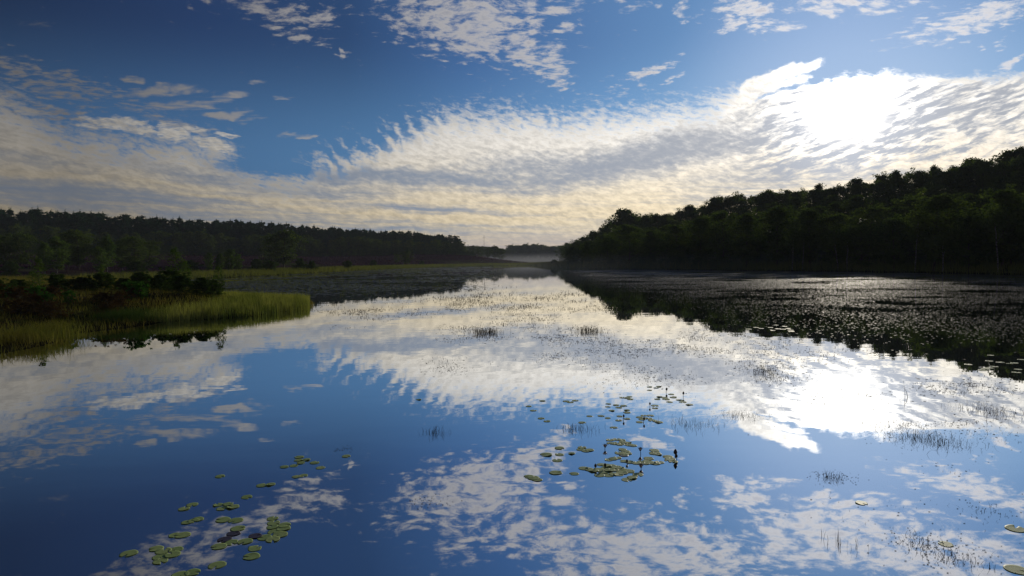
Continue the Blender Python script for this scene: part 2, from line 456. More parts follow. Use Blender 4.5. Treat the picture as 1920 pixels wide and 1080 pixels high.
BANK_C = gp(200, 45)
def terrain_z(P):
    x = P[:, 0]; y = P[:, 1]
    wob = (fbm(x / 3.0, y / 3.0, 5) - 0.5) * np.clip(np.hypot(x, y) / 40, 0.3, 2.2) * 1.2
    d = sdf(P, lake) + wob
    R = np.hypot(x, y)
    px = np.where(y > 1, 960 + FOC * x / np.maximum(y, 1), np.where(x > 0, 3000, -1500))
    land = 0.16 * sst(d, 0, 0.9) + 0.25 * sst(d, 1, 8) + (fbm(x / 2.2, y / 2.2, 9) - 0.4) * 0.16 * sst(d, .5, 4)
    # right hill
    hr = sst(px, 1075, 1330) * 15.5 * sst(d, 6, 125)
    # heath slope up to the left wood
    hl = sst(px, 1010, 850) * sst(y, 70, 120) * 7.2 * sst(d, 25, 170)
    hb = np.where((px < 620) & (y < 90) & (y > 5), 0.65 * sst(d, 1.0, 9) * sst(px, 480, 360), 0)        # near left bank
    wl = (x + 235) * (-605 + 300) + (y - 300) * (-50 + 235)          # beyond the front line of the left wood
    hl = hl + np.where((y > 60) & (px < 960), 7.0 * sst(wl / 356.7, 8, 45) * sst(px, 930, 860), 0)
    far = 11 * sst(R, 900, 1500)
    back = 1.25 * sst(y, 2.0, -3.0) * sst(d, 0, 4)
    und = (fbm(x / 40, y / 40, 3) - 0.5) * 2.0 * sst(d, 20, 90)
    z = land + hr + hl + hb + far + back + und
    z = np.where(d < 0, -np.minimum(0.9, -d * 0.35) - 0.03, np.maximum(z, 0.03))
    return z, d, px

def gz(x, y):
    return float(terrain_z(np.array([[x, y]]))[0][0])

def polar_grid(azs, rs, f):
    A, Rr = np.meshgrid(np.radians(azs), rs)
    X = Rr * np.sin(A); Y = Rr * np.cos(A)
    P = np.stack([X.ravel(), Y.ravel()], 1)
    Z, attrs = f(P)
    V = np.column_stack([P, Z])
    na, nr = len(azs), len(rs)
    i, j = np.meshgrid(np.arange(nr - 1), np.arange(na), indexing='ij')
    j2 = (j + 1) % na
    F = np.stack([(i * na + j), (i * na + j2), ((i + 1) * na + j2), ((i + 1) * na + j)], -1).reshape(-1, 4)[:, ::-1]
    cz, ca = f(np.array([[0.0, 0.0]]))
    V = np.vstack([V, [[0, 0, cz[0]]]]); c = len(V) - 1
    jj = np.arange(na)
    T3 = np.stack([np.full(na, c), jj, (jj + 1) % na], 1)[:, ::-1]
    at_ = {k: np.concatenate([v, ca[k]]) for k, v in attrs.items()}
    return V, [F, T3], at_

azs = np.concatenate([np.arange(-58, 58, 0.25), np.arange(58, 302, 4)])
rs = np.concatenate([np.arange(0.6, 6, 0.4), 6 * 1.022 ** np.arange(0, 310)])

# ================================================================== ground
def f_ter(P):
    z, d, px = terrain_z(P)
    x, y = P[:, 0], P[:, 1]
    heath = sst(px, 1060, 900) * sst(y, 90, 130) * sst(d, 26, 60) * sst(fbm(x / 26, y / 26, 21) + sst(d, 30, 120) * .35, 0.35, 0.6)
    wet = sst(d, 3.5, 0.2)
    bank = np.where((px < 620) & (y < 95) & (y > 5), 1.0, 0.0)
    return z, {'heath': heath, 'wet': wet, 'bank': bank}

def ground_material():
    m, T = mat('ground')
    g = T.new('ShaderNodeNewGeometry').outputs['Position']
    def A(n): return T.new('ShaderNodeAttribute', attribute_name=n).outputs['Fac']
    n1 = T.noise(g, 0.12, 5, 0.6); n2 = T.noise(g, 1.7, 5, 0.65)
    c = T.mix(T.ss(n1, 0.38, 0.62), (0.040, 0.058, 0.016), (0.085, 0.088, 0.026))
    c = T.mix(T.ss(n2, 0.45, 0.75), c, (0.105, 0.085, 0.032))
    hc = T.mix(T.ss(n2, 0.4, 0.65), (0.040, 0.014, 0.032), (0.018, 0.014, 0.012))
    c = T.mix(A('heath'), c, hc)
    bc = T.mix(T.ss(n2, 0.4, 0.65), (0.045, 0.030, 0.014), (0.030, 0.040, 0.011))
    c = T.mix(A('bank'), c, bc)
    c = T.mix(A('wet'), c, (0.022, 0.020, 0.011))
    b = T.new('ShaderNodeBsdfPrincipled')
    T.put(b.inputs['Base Color'], c); b.inputs['Roughness'].default_value = 0.95
    b.inputs['Specular IOR Level'].default_value = 0.0
    bp = T.new('ShaderNodeBump'); bp.inputs['Strength'].default_value = 0.7; bp.inputs['Distance'].default_value = 0.15
    T.put(bp.inputs['Height'], T.noise(g, 5.0, 5, 0.7)); T.l.new(bp.outputs[0], b.inputs['Normal'])
    o = T.new('ShaderNodeOutputMaterial'); T.l.new(b.outputs[0], o.inputs[0])
    return m

V, F, AT = polar_grid(azs, rs, f_ter)
tag(link('ground', np_mesh('ground', V, F, AT, True), ground_material()), kind='structure')

# ================================================================== water
def f_wat(P):
    x, y = P[:, 0], P[:, 1]
    px = np.where(y > 1, 960 + FOC * x / np.maximum(y, 1), np.where(x > 0, 3000, -1500))
    # weedy, slightly ruffled water under the right wood
    edgeD = np.interp(px, [1060, 1140, 1260, 1400, 1550, 1700, 1850, 2000, 2400], [110, 62, 40, 30, 25, 20, 17, 15, 12])
    rip = sst(y + (fbm(x / 6, y / 9, 31) - .5) * 16, edgeD * 0.85, edgeD * 1.7) * sst(px, 1040, 1120)
    rip2 = 0.35 * sst(px, 900, 700) * sst(y, 60, 90)
    return np.zeros(len(P)), {'ripple': np.maximum(rip, rip2)}

def water_material():
    m, T = mat('lake_water')
    g = T.new('ShaderNodeNewGeometry').outputs['Position']
    rp = T.new('ShaderNodeAttribute', attribute_name='ripple').outputs['Fac']
    lo = T.noise(T.vm('MULTIPLY', g, (0.5, 1.0, 1)), 0.9, 2, 0.5)
    hi = T.noise(T.vm('MULTIPLY', g, (0.7, 1.6, 1)), 5.5, 3, 0.6)
    b1 = T.new('ShaderNodeBump'); b1.inputs['Strength'].default_value = 1.0; b1.inputs['Distance'].default_value = 0.0022
    T.put(b1.inputs['Height'], lo)
    b2 = T.new('ShaderNodeBump'); b2.inputs['Strength'].default_value = 1.0
    T.put(b2.inputs['Distance'], T.m('MULTIPLY', rp, 0.0011))
    T.put(b2.inputs['Height'], hi); T.l.new(b1.outputs[0], b2.inputs['Normal'])
    gl = T.new('ShaderNodeBsdfGlossy')
    T.put(gl.inputs['Color'], (0.93, 0.95, 0.97)); T.put(gl.inputs['Roughness'], T.lin(rp, 0, 1, 0.008, 0.012))
    T.l.new(b2.outputs[0], gl.inputs['Normal'])
    df = T.new('ShaderNodeBsdfDiffuse'); T.put(df.inputs['Color'], (0.010, 0.014, 0.016))
    lw = T.new('ShaderNodeLayerWeight'); lw.inputs['Blend'].default_value = 0.5
    f = T.lin(lw.outputs['Facing'], 0.2, 0.9, 0.55, 0.97)
    mx = T.new('ShaderNodeMixShader'); T.put(mx.inputs[0], f)
    T.l.new(df.outputs[0], mx.inputs[1]); T.l.new(gl.outputs[0], mx.inputs[2])
    o = T.new('ShaderNodeOutputMaterial'); T.l.new(mx.outputs[0], o.inputs[0])
    return m

wr = rs[rs < 470]
V, F, AT = polar_grid(azs, wr, f_wat)
tag(link('lake_water', np_mesh('lake_water', V, F, AT, True), water_material()), kind='structure')

# ================================================================== plant materials
def leaf_material(name, dark, light, trans=0.25, scale=0.35, hue=0.0):
    m, T = mat(name)
    oi = T.new('ShaderNodeObjectInfo')
    tc = T.new('ShaderNodeTexCoord').outputs['Object']
    n = T.noise(tc, scale, 3, 0.6)
    tint = T.new('ShaderNodeAttribute', attribute_name='tint').outputs['Fac']
    f = T.m('ADD', T.m('MULTIPLY', T.ss(n, 0.35, 0.65), 0.45), T.m('ADD', T.m('MULTIPLY', tint, 0.35), T.m('MULTIPLY', oi.outputs['Random'], 0.25)))
    c = T.mix(f, dark, light)
    d = T.new('ShaderNodeBsdfDiffuse'); T.put(d.inputs[0], c)
    t = T.new('ShaderNodeBsdfTranslucent'); T.put(t.inputs[0], T.mixop('MULTIPLY', 1.0, c, (1.3, 1.35, 0.7)))
    x = T.new('ShaderNodeMixShader'); x.inputs[0].default_value = trans
    T.l.new(d.outputs[0], x.inputs[1]); T.l.new(t.outputs[0], x.inputs[2])
    o = T.new('ShaderNodeOutputMaterial'); T.l.new(x.outputs[0], o.inputs[0])
    return m

def bark_material(name, a, b, birch=False):
    m, T = mat(name)
    tc = T.new('ShaderNodeTexCoord').outputs['Object']
    n = T.noise(T.vm('MULTIPLY', tc, (6, 6, 1.2 if not birch else 9)), 1.0, 4, 0.6)
    c = T.mix(T.ss(n, 0.42, 0.6), a, b)
    p = T.new('ShaderNodeBsdfPrincipled'); T.put(p.inputs['Base Color'], c); p.inputs['Roughness'].default_value = 0.9
    o = T.new('ShaderNodeOutputMaterial'); T.l.new(p.outputs[0], o.inputs[0])
    return m

M_PINE = leaf_material('pine_needles', (0.018, 0.056, 0.034), (0.050, 0.112, 0.056), 0.18)
M_OAK = leaf_material('broadleaf_foliage', (0.032, 0.062, 0.016), (0.105, 0.145, 0.036), 0.32)
M_BIRCH = leaf_material('birch_foliage', (0.050, 0.095, 0.022), (0.105, 0.155, 0.036), 0.30)
M_SHRUB = leaf_material('shrub_foliage', (0.030, 0.064, 0.016), (0.085, 0.130, 0.032), 0.20, 1.2)
M_FERN = leaf_material('bracken_foliage', (0.040, 0.120, 0.020), (0.085, 0.190, 0.035), 0.30, 1.2)
M_HEATHER = leaf_material('heather_foliage', (0.060, 0.044, 0.018), (0.150, 0.085, 0.036), 0.15, 1.5)
M_GRASS = leaf_material('bank_grass', (0.075, 0.105, 0.022), (0.230, 0.180, 0.050), 0.35, 0.25)
M_REED = leaf_material('reed_blades', (0.060, 0.105, 0.022), (0.320, 0.320, 0.095), 0.35, 0.25)
M_MARSH = leaf_material('marsh_grass', (0.075, 0.100, 0.028), (0.180, 0.175, 0.055), 0.40, 0.05)
M_STEM = leaf_material('water_stems', (0.020, 0.016, 0.010), (0.045, 0.035, 0.018), 0.1, 1.0)
M_BARK = bark_material('bark', (0.030, 0.024, 0.018), (0.075, 0.058, 0.042))
M_BBARK = bark_material('birch_bark', (0.04, 0.036, 0.032), (0.26, 0.245, 0.22), True)

# ================================================================== plant builders
def tube(pts, rads, seg=6):
    """tapered tube through points; returns V, F"""
    pts = [Vector(p) for p in pts]; V = []; F = []
    for i, p in enumerate(pts):
        t = (pts[min(i + 1, len(pts) - 1)] - pts[max(i - 1, 0)]).normalized()
        a = t.cross(Vector((0.31, 0.95, 0.05))).normalized(); b = t.cross(a)
        for k in range(seg):
            w = 2 * math.pi * k / seg
            V.append(p + (a * math.cos(w) + b * math.sin(w)) * rads[i])
    for i in range(len(pts) - 1):
        for k in range(seg):
            F.append((i * seg + k, i * seg + (k + 1) % seg, (i + 1) * seg + (k + 1) % seg, (i + 1) * seg + k))
    return np.array([tuple(v) for v in V]), np.array(F)

def join(parts):
    Vs = []; Fs = []; o = 0
    for v, f in parts:
        Vs.append(v); Fs.append(f + o); o += len(v)
    return np.vstack(Vs), np.vstack(Fs)

def leaves(C, size, rs_, aspect=0.6, up=0.0, tint=None):
    """one rhombic leaf clump face per centre; random orientation"""
    n = len(C)
    a = rs_.normal(size=(n, 3)); a[:, 2] *= (1 - up * 0.6); a /= np.linalg.norm(a, axis=1)[:, None]
    b = rs_.normal(size=(n, 3)); b -= (b * a).sum(1)[:, None] * a; b /= np.linalg.norm(b, axis=1)[:, None]
    s = size * rs_.uniform(0.55, 1.3, n)[:, None]
    V = np.stack([C - a * s, C + b * s * aspect, C + a * s, C - b * s * aspect], 1).reshape(-1, 3)
    F = np.arange(4 * n).reshape(n, 4)
    tn = np.repeat(tint if tint is not None else rs_.uniform(0, 1, n), 4)
    return V, F, tn

def broadleaf_proto(seed, H=16.0, wid=0.42, base=0.22, n_limb=26, clumps=6, per=34, leaf=0.26, trunk_r=0.22, mt=None, mb=None, ragged=0.6, top=0.75, name='broadleaf_tree'):
    """crown and trunk meshes of a broad-leaved tree standing on the origin"""
    r = np.random.RandomState(seed)
    lean = r.uniform(-0.04, 0.04, 2) * H
    tp = []
    for k in range(9):
        t = k / 8
        tp.append((lean[0] * t * t + r.uniform(-.01, .01) * H * t, lean[1] * t * t + r.uniform(-.01, .01) * H * t, H * 0.94 * t))
    tp = np.array(tp)
    parts = [tube(tp, [trunk_r * (1 - 0.93 * (k / 8)) ** 0.9 for k in range(9)], 7)]
    C = []; tn = []
    for i in range(n_limb):
        f = base + (0.96 - base) * (i + r.uniform(0, 1)) / n_limb
        p0 = np.array([np.interp(f * 0.94, np.linspace(0, .94, 9), tp[:, k]) for k in range(3)])
        q = (f - base) / (1 - base)
        prof = math.sin(math.pi * min(0.97, (0.10 + 0.90 * q) ** top)) ** 0.75
        L = H * wid * prof * r.uniform(1 - ragged * .6, 1.15)
        w = i * 2.399 + r.uniform(-.5, .5)
        upk = r.uniform(0.15, 0.55) + 0.5 * q
        dirv = np.array([math.cos(w), math.sin(w), upk]); dirv /= np.linalg.norm(dirv)
        end = p0 + dirv * L
        mid = p0 + dirv * L * .5 + np.array([0, 0, -0.04 * L])
        rr = trunk_r * (1 - f) * 0.5 + 0.018
        parts.append(tube([p0, mid, end], [rr, rr * .6, rr * .2], 4))
        for k in range(clumps):
            t = r.uniform(0.35, 1.05)
            c = p0 + (end - p0) * t + r.normal(size=3) * L * 0.16
            rad = (0.055 + 0.03 * r.uniform()) * H * (0.7 + 0.4 * prof)
            m = max(6, int(per * r.uniform(.6, 1.3)))
            o = r.normal(size=(m, 3)); o /= np.linalg.norm(o, axis=1)[:, None]
            o *= rad * r.uniform(0.45, 1.05, (m, 1)) * np.array([1.1, 1.1, 0.72])
            C.append(c + o); tn.append(np.full(m, r.uniform(0, 1)))
            if r.uniform() < .5: parts.append(tube([mid, c], [rr * .4, rr * .12], 3))
    # leader tuft
    for k in range(4):
        c = tp[-1] + np.array([r.normal() * .03 * H, r.normal() * .03 * H, r.uniform(-.07, .03) * H])
        o = r.normal(size=(per, 3)) * 0.022 * H
        C.append(c + o); tn.append(np.full(per, r.uniform(0, 1)))
    C = np.vstack(C); tn = np.concatenate(tn)
    C[:, 2] = np.maximum(C[:, 2], 0.03 * H)
    V, F, tt = leaves(C, leaf, r, 0.62, 0.2, tn)
    cm = np_mesh(name + '_crown', V, F, {'tint': tt}); cm.materials.append(mt)
    tv, tf = join(parts)
    tm = np_mesh(name + '_trunk', tv, tf, None, True); tm.materials.append(mb)
    return cm, tm

def pine_proto(seed, H=20.0, wid=0.17, base=0.35, whorls=20, per=26, leaf=0.36, flat=0.5):
    r = np.random.RandomState(seed)
    lx, ly = r.uniform(-.02, .02, 2) * H
    tp = [(lx * (k / 8) ** 2, ly * (k / 8) ** 2, H * 0.97 * k / 8) for k in range(9)]
    parts = [tube(tp, [0.24 * (1 - 0.93 * k / 8) for k in range(9)], 7)]
    C = []; tn = []
    for i in range(whorls):
        f = base + (1 - base) * (i + r.uniform(-.2, .2)) / whorls
        q = max(0.0, (f - base) / (1 - base))
        prof = (1 - q) ** flat * (0.55 + 0.45 * min(1, q * 4)) + 0.06
        z0 = H * 0.97 * f
        nb = r.randint(4, 7)
        for b in range(nb):
            w = r.uniform(0, 2 * math.pi)
            L = H * wid * prof * r.uniform(0.55, 1.25)
            p0 = np.array([lx * f * f, ly * f * f, z0]); e = p0 + np.array([math.cos(w) * L, math.sin(w) * L, L * r.uniform(0.05, 0.5)])
            parts.append(tube([p0, e], [0.05 * (1 - q) + .015, .012], 3))
            for k in range(3):
                t = r.uniform(0.4, 1.05)
                c = p0 + (e - p0) * t
                m = int(per * r.uniform(.5, 1.2))
                o = r.normal(size=(m, 3)) * np.array([.36, .36, .2]) * (0.55 + .6 * prof) * H * .045
                C.append(c + o); tn.append(np.full(m, r.uniform(0, 1)))
    C.append(np.array([lx, ly, H * .96]) + r.normal(size=(26, 3)) * np.array([.12, .12, .5])); tn.append(np.full(26, .5))
    C = np.vstack(C); tn = np.concatenate(tn)
    V, F, tt = leaves(C, leaf, r, 0.34, 0.0, tn)
    cm = np_mesh('pine_crown', V, F, {'tint': tt}); cm.materials.append(M_PINE)
    tv, tf = join(parts)
    tm = np_mesh('pine_trunk', tv, tf, None, True); tm.materials.append(M_BARK)
    return cm, tm

class Kind:
    """a family of tree shapes; first use builds the objects, later ones copy them"""
    def __init__(self, name, cat, protos, H):
        self.name = name; self.cat = cat; self.protos = protos; self.H = H; self.src = {}
        self.r = random.Random(name)
        self.n = 0
    def place(self, x, y, h, label, group=None, wide=1.0, k=None, z=None, sink=0.12, cat=None):
        k = self.r.randrange(len(self.protos)) if k is None else k
        s = h / self.H
        loc = (x, y, (gz(x, y) if z is None else z) - sink)
        if k not in self.src:
            e = empty(self.name)
            link('trunk', self.protos[k][1], None, e); link('crown', self.protos[k][0], None, e)
            self.src[k] = e
        else:
            e = copy_tree(self.src[k])
            e.name = self.name
            for key in ('label', 'group', 'category'):
                if key in e: del e[key]
        e.location = loc; e.rotation_euler = (0, 0, self.r.uniform(0, 6.283)); e.scale = (s * wide, s * wide, s)
        tag(e, label, cat or self.cat, group)
        self.n += 1
        return e

K_PINE = Kind('pine_tree', 'pine tree', [pine_proto(100 + i, 20, w, b, flat=f) for i, (w, b, f) in enumerate([(.17, .14, .45), (.15, .16, .6), (.19, .12, .4), (.16, .14, .75), (.18, .18, .45)])], 20)
K_OAK = Kind('broadleaf_tree', 'tree', [broadleaf_proto(200 + i, 16, w, b, 28, 6, 34, 0.27, .22, M_OAK, M_BARK, rg, tp) for i, (w, b, rg, tp) in enumerate([(.36, .10, .5, 1.15), (.32, .14, .8, 1.3), (.40, .08, .6, 1.0), (.30, .12, .9, 1.45), (.34, .15, .7, 1.25)])], 16)
K_BIRCH = Kind('birch_tree', 'birch tree', [broadleaf_proto(300 + i, 8, w, .16, 26, 5, 24, 0.17, .07, M_BIRCH, M_BBARK, .9, 1.0, 'birch_tree') for i, w in enumerate([.26, .22, .28])], 8)
K_BUSH = Kind('shrub', 'shrub', [broadleaf_proto(400 + i, 2.4, w, .03, 30, 7, 44, 0.07, .035, M_SHRUB, M_BARK, .5, .6, 'shrub') for i, w in enumerate([.62, .7, .55])], 2.4)
K_SAP = Kind('birch_sapling', 'sapling', [broadleaf_proto(500 + i, 4.0, .22, .15, 24, 3, 13, 0.07, .03, M_BIRCH, M_BARK, .8, .9, 'birch_sapling') for i in range(2)], 4)
K_FERN = Kind('bracken_clump', 'bracken', [broadleaf_proto(600 + i, 1.2, .8, .02, 24, 6, 26, 0.05, .02, M_FERN, M_BARK, .5, .6, 'bracken_clump') for i in range(2)], 1.2)
K_HEA = Kind('heather_clump', 'heather', [broadleaf_proto(700 + i, 0.8, 1.0, .02, 24, 6, 26, 0.035, .015, M_HEATHER, M_BARK, .5, .6, 'heather_clump') for i in range(2)], 0.8)

def section(px, table):
    for lim, name in table:
        if px < lim: return name
    return table[-1][1]
SEC_L = [(60, 'at the far left edge'), (170, 'above the light round birch'), (300, 'above the slim pale birch'), (420, 'over the dark thicket'), (490, 'by the big heath tree'),
         (580, 'behind the big heath tree'), (660, 'over the purple heath'), (740, 'left of the small heath tree'), (800, 'right above the small heath tree'), (2000, 'at its low right end')]
SEC_R = [(1140, 'at its low left tip'), (1230, 'below the tallest left shoulder'), (1330, 'right of the left shoulder'), (1430, 'before the middle rise'), (1530, 'near the short pale birch trunk'),
         (1620, 'under the brightest cloud'), (1700, 'left of the forked birch trunk'), (1780, 'past the forked birch trunk'), (1860, 'left of the leaning birch'), (9999, 'at the right edge')]

def sky_z(px, py, D):
    return CAM_H + (HY(px) - py) / FOC * D

# ------------------------------------------------------------------ left wood
LS = [(-900, 380), (-300, 386), (0, 393), (120, 395), (270, 404), (400, 412), (520, 418), (640, 428), (740, 433), (830, 439), (866, 442)]
Aw = np.array((-235.0, 300.0)); Bw = np.array((-50.0, 605.0))
du = (Bw - Aw) / np.linalg.norm(Bw - Aw); nv = np.array((-du[1], du[0]))     # nv points away from the lake
L_w = np.linalg.norm(Bw - Aw)
rr = random.Random(3)
for row, off in enumerate((0, 7, 15)):
    s = -34 + row * 2
    while s < L_w + 0.1:
        p = Aw + du * s + nv * (off + rr.uniform(-2, 2))
        px = px_of(*p)
        ztop = sky_z(px, np.interp(px, [a for a, _ in LS], [b for _, b in LS]), p[1])
        g = gz(*p)
        h = (ztop - g) * (rr.uniform(0.84, 0.95) if row == 0 else rr.uniform(0.93, 1.045)) + (0 if rr.random() > .06 else 1.2)
        pos = 'front edge of the left wood' if row == 0 else 'skyline of the left wood'
        K_PINE.place(p[0], p[1], h, 'dark pine in the ' + ('front row' if row == 0 else 'skyline') + ' of the left wood, ' + section(px, SEC_L), 'pines in the ' + ('front row' if row == 0 else 'skyline') + ' ' + section(px, SEC_L), wide=1.3)
        s += rr.uniform(3.2, 4.6) * (1 + 0.25 * (s / L_w))
# rounded end of the wood by the gap
for i, (px, py, D) in enumerate([(858, 441, 600), (862, 446, 596), (853, 440, 612)]):
    x, y = gp(px, D); h = sky_z(px, py, D) - gz(x, y)
    K_PINE.place(x, y, h, ['outermost pine at the right end of the left wood', 'lower pine leaning out at the right end of the left wood', 'tallest pine of the clump ending the left wood'][i], wide=1.25, k=2)
# broadleaved fringe in front of the pines
s = -30
while s < L_w:
    p = Aw + du * s - nv * (10 + rr.uniform(-4, 5))
    h = rr.uniform(9, 14.5)
    K_OAK.place(p[0], p[1], h, 'rounded broadleaf under the pines, ' + section(px_of(*p), SEC_L), 'broadleaf trees under the pines ' + section(px_of(*p), SEC_L), wide=1.2)
    s += rr.uniform(4.2, 6.5)

s = -30
while s < L_w:
    p = Aw + du * s - nv * (15 + rr.uniform(-3, 5))
    K_BUSH.place(p[0], p[1], rr.uniform(3.5, 6.5), 'low leafy bush in the undergrowth, ' + section(px_of(*p), SEC_L), 'undergrowth bushes of the left wood ' + section(px_of(*p), SEC_L), wide=1.35)
    s += rr.uniform(3.6, 5.6)

# single trees standing on the marsh in front of the left wood: px, top y, D, kind, width, label
MID = [
    (107, 442, 150, K_BIRCH, 1.25, 'light green birch standing before dark trees at the far left'),
    (84, 452, 140, K_BIRCH, 1.1, 'smaller green birch left of the lightest birch at the far left'),
    (148, 431, 175, K_OAK, 1.5, 'broad dark tree between the two light birches on the left marsh'),
    (128, 436, 182, K_OAK, 1.4, 'dark round tree just behind the leftmost light birch'),
    (40, 437, 178, K_OAK, 1.5, 'wide dark tree near the left edge of the picture'),
    (8, 440, 172, K_OAK, 1.4, 'dark tree cut by the left edge of the picture'),
    (201, 440, 165, K_BIRCH, 1.15, 'slim pale birch right of the broad dark tree on the left marsh'),
    (186, 462, 150, K_BIRCH, 1.2, 'low pale birch at the foot of the slim birch on the left'),
    (252, 444, 185, K_OAK, 1.5, 'dark spreading tree right of the slim pale birch'),
    (228, 450, 190, K_OAK, 1.3, 'narrow dark tree between the slim birch and the spreading tree'),
    (280, 452, 215, K_OAK, 1.5, 'dark tree above the left end of the purple heather'),
    (431, 466, 175, K_BIRCH, 1.1, 'thin light green birch at the edge of the purple heather'),
    (412, 474, 170, K_BIRCH, 1.2, 'low light birch beside the thin birch by the heather'),
    (445, 475, 178, K_BIRCH, 1.1, 'small light birch right of the thin birch by the heather'),
    (392, 472, 180, K_BIRCH, .9, 'narrow young birch left of the thin birch by the heather'),
    (532, 431, 255, K_OAK, 1.75, 'large rounded dark tree standing alone on the purple heath'),
    (515, 440, 262, K_OAK, 1.4, 'dark tree touching the left side of the large rounded tree'),
    (761, 470, 380, K_OAK, 1.3, 'small dark tree on the heath below the right half of the wood'),
    (745, 476, 390, K_OAK, 1.2, 'low dark bush left of the small heath tree'),
]
for px, py, D, K, w, lab in MID:
    x, y = gp(px, D)
    K.place(x, y, sky_z(px, py, D) - gz(x, y) + .1, lab, wide=w)
for i, (px, py, D, w) in enumerate([(481, 485, 190, 1.1), (563, 484, 200, 1.1), (584, 489, 195, 1.1), (652, 489, 230, 1.1), (792, 489, 330, 1.1), (255, 489, 150, 1.4), (20, 490, 130, 1.1), (700, 487, 300, 1.1), (355, 487, 165, 1.5), (505, 489, 175, 1.3)]):
    x, y = gp(px, D)
    lab = ['low bush on the marsh left of the large rounded heath tree', 'light bush on the marsh right of the large rounded heath tree', 'small bush beside the light bush on the marsh', 'lone low bush in the middle of the far left marsh',
           'low bush near the far end of the left marsh', 'low dark bush under the spreading tree on the left', 'bush behind the near bank at the far left', 'low bush on the purple heath below the pine wood', 'bush on the marsh between heather and near bank', 'small bush under the large rounded heath tree'][i]
    K_BUSH.place(x, y, max(1.2, sky_z(px, py, D) - gz(x, y)), lab, wide=w)

# ------------------------------------------------------------------ far wood in the gap
FT = [(872, 461), (885, 460), (900, 462), (915, 464), (928, 461), (940, 466)]
for i, (px, py) in enumerate(FT):
    D = 640 + rr.uniform(-20, 30); x, y = gp(px, D)
    K_OAK.place(x, y, sky_z(px, py, D) - gz(x, y), 'dark tree in the small clump just right of the left wood', 'trees in the small clump right of the left wood', wide=1.5)
FS = [(850, 465), (880, 462), (920, 463), (950, 467), (958, 460), (985, 459), (1003, 457), (1030, 461), (1055, 461), (1080, 455), (1110, 452), (1300, 440)]
px = 850.0; i = 0
while px < 1100:
    for row in range(3):
        D = 1150 + 60 * row + rr.uniform(-20, 20)
        q = px + rr.uniform(-3, 3)
        x, y = gp(q, D)
        t = np.interp(q, [a for a, _ in FS], [b for _, b in FS]) + rr.uniform(-1.5, 2.5)
        K_OAK.place(x, y, max(6, sky_z(q, t, D) - gz(x, y)), 'hazy blue tree in the distant wood closing the gap over the lake', 'hazy trees of the distant wood in the gap', wide=1.3)
    px += rr.uniform(7, 10)
for i, (px, py, D) in enumerate([(1064, 454, 560), (1070, 458, 540), (1056, 462, 600)]):
    x, y = gp(px, D)
    K_OAK.place(x, y, sky_z(px, py, D) - gz(x, y), ['rounded tree at the left foot of the right wood', 'low tree just before the left tip of the right wood', 'leftmost small tree beyond the right wood'][i], wide=1.2)

# ------------------------------------------------------------------ right wood
RSK = [(1060, 475), (1072, 462), (1085, 448), (1100, 440), (1130, 424), (1150, 410), (1170, 400), (1190, 400), (1230, 404), (1290, 396), (1330, 376), (1380, 366), (1430, 364), (1500, 355), (1560, 348), (1620, 338), (1700, 325), (1760, 318), (1800, 306), (1860, 298), (1920, 284), (2100, 250), (2400, 220)]
sx = [a for a, _ in RSK]; sy = [b for _, b in RSK]
shx = [a for a, _ in RIGHT][::-1]; shd = [b for _, b in RIGHT][::-1]
for row, off in enumerate((0.07, 0.18, 0.32, 0.5, 0.70, 0.88, 1.0)):
    px = 1066.0 + row * 3
    while px < 2060:
        S = np.interp(px, shx, shd)
        D = S * (1 + off * 0.95) + rr.uniform(-3, 3)
        x, y = gp(px, D)
        g = gz(x, y)
        tgt = np.interp(px, sx, sy)
        cap = sky_z(px, tgt, D) - g
        h = min(rr.uniform(9, 15), cap * rr.uniform(0.72, 0.95)) if row < 5 else cap * rr.choice((rr.uniform(0.88, 0.98), rr.uniform(0.94, 1.0), rr.uniform(0.98, 1.07)))
        h = max(3.0, min(h, 24))
        if cap > 2.0:
            kind = ('tree at the water edge', 'trees at the water edge') if row == 0 else ('tree low on the slope', 'trees low on the slope') if row < 3 else ('tree high on the slope', 'trees high on the slope') if row < 5 else ('ragged skyline tree', 'ragged skyline trees')
            sec = section(px, SEC_R)
            lab = ('dark ' + kind[0] + ' in the right wood, ' + sec, kind[1] + ' of the right wood ' + sec)
            K_OAK.place(x, y, h, lab[0], lab[1], wide=(rr.uniform(1.0, 1.3) if row < 5 else rr.uniform(.75, 1.1)) * (1.25 if h < 10 else 1))
        px += rr.uniform(4.4, 6.6) * FOC / D * (1.0 if row > 4 else 1.25)
# trees that stand out on the right skyline
OUT = [(1176, 391, 350, 1.3, 'tallest crown on the left shoulder of the right wood'), (1247, 399, 330, .9, 'small pointed crown right of the tallest shoulder crown'),
       (1290, 384, 320, .9, 'slim crown rising left of the saddle in the right wood'), (1340, 368, 300, 1.1, 'rounded crown above the middle of the right wood'),
       (1438, 356, 285, 1.0, 'bushy crown standing clear near the middle right skyline'), (1475, 354, 280, .7, 'thin see-through crown on the right skyline'),
       (1535, 343, 262, .8, 'feathery crown beside a gap on the right skyline'), (1600, 334, 250, 1.0, 'wide ragged crown on the right skyline'),
       (1678, 320, 235, .8, 'pointed conical crown on the upper right skyline'), (1748, 310, 222, .7, 'tiny pointed treetop on the upper right skyline'),
       (1822, 296, 212, .95, 'tall loose crown left of the highest trees at right'), (1885, 279, 200, 1.1, 'highest dark crown by the right edge of the picture'),
       (1912, 274, 198, 1.0, 'highest treetop cut by the right edge of the picture')]
for px, py, D, w, lab in OUT:
    x, y = gp(px, D)
    K_OAK.place(x, y, sky_z(px, py, D) - gz(x, y), lab, wide=w, k=[1, 3][int(px) % 2])
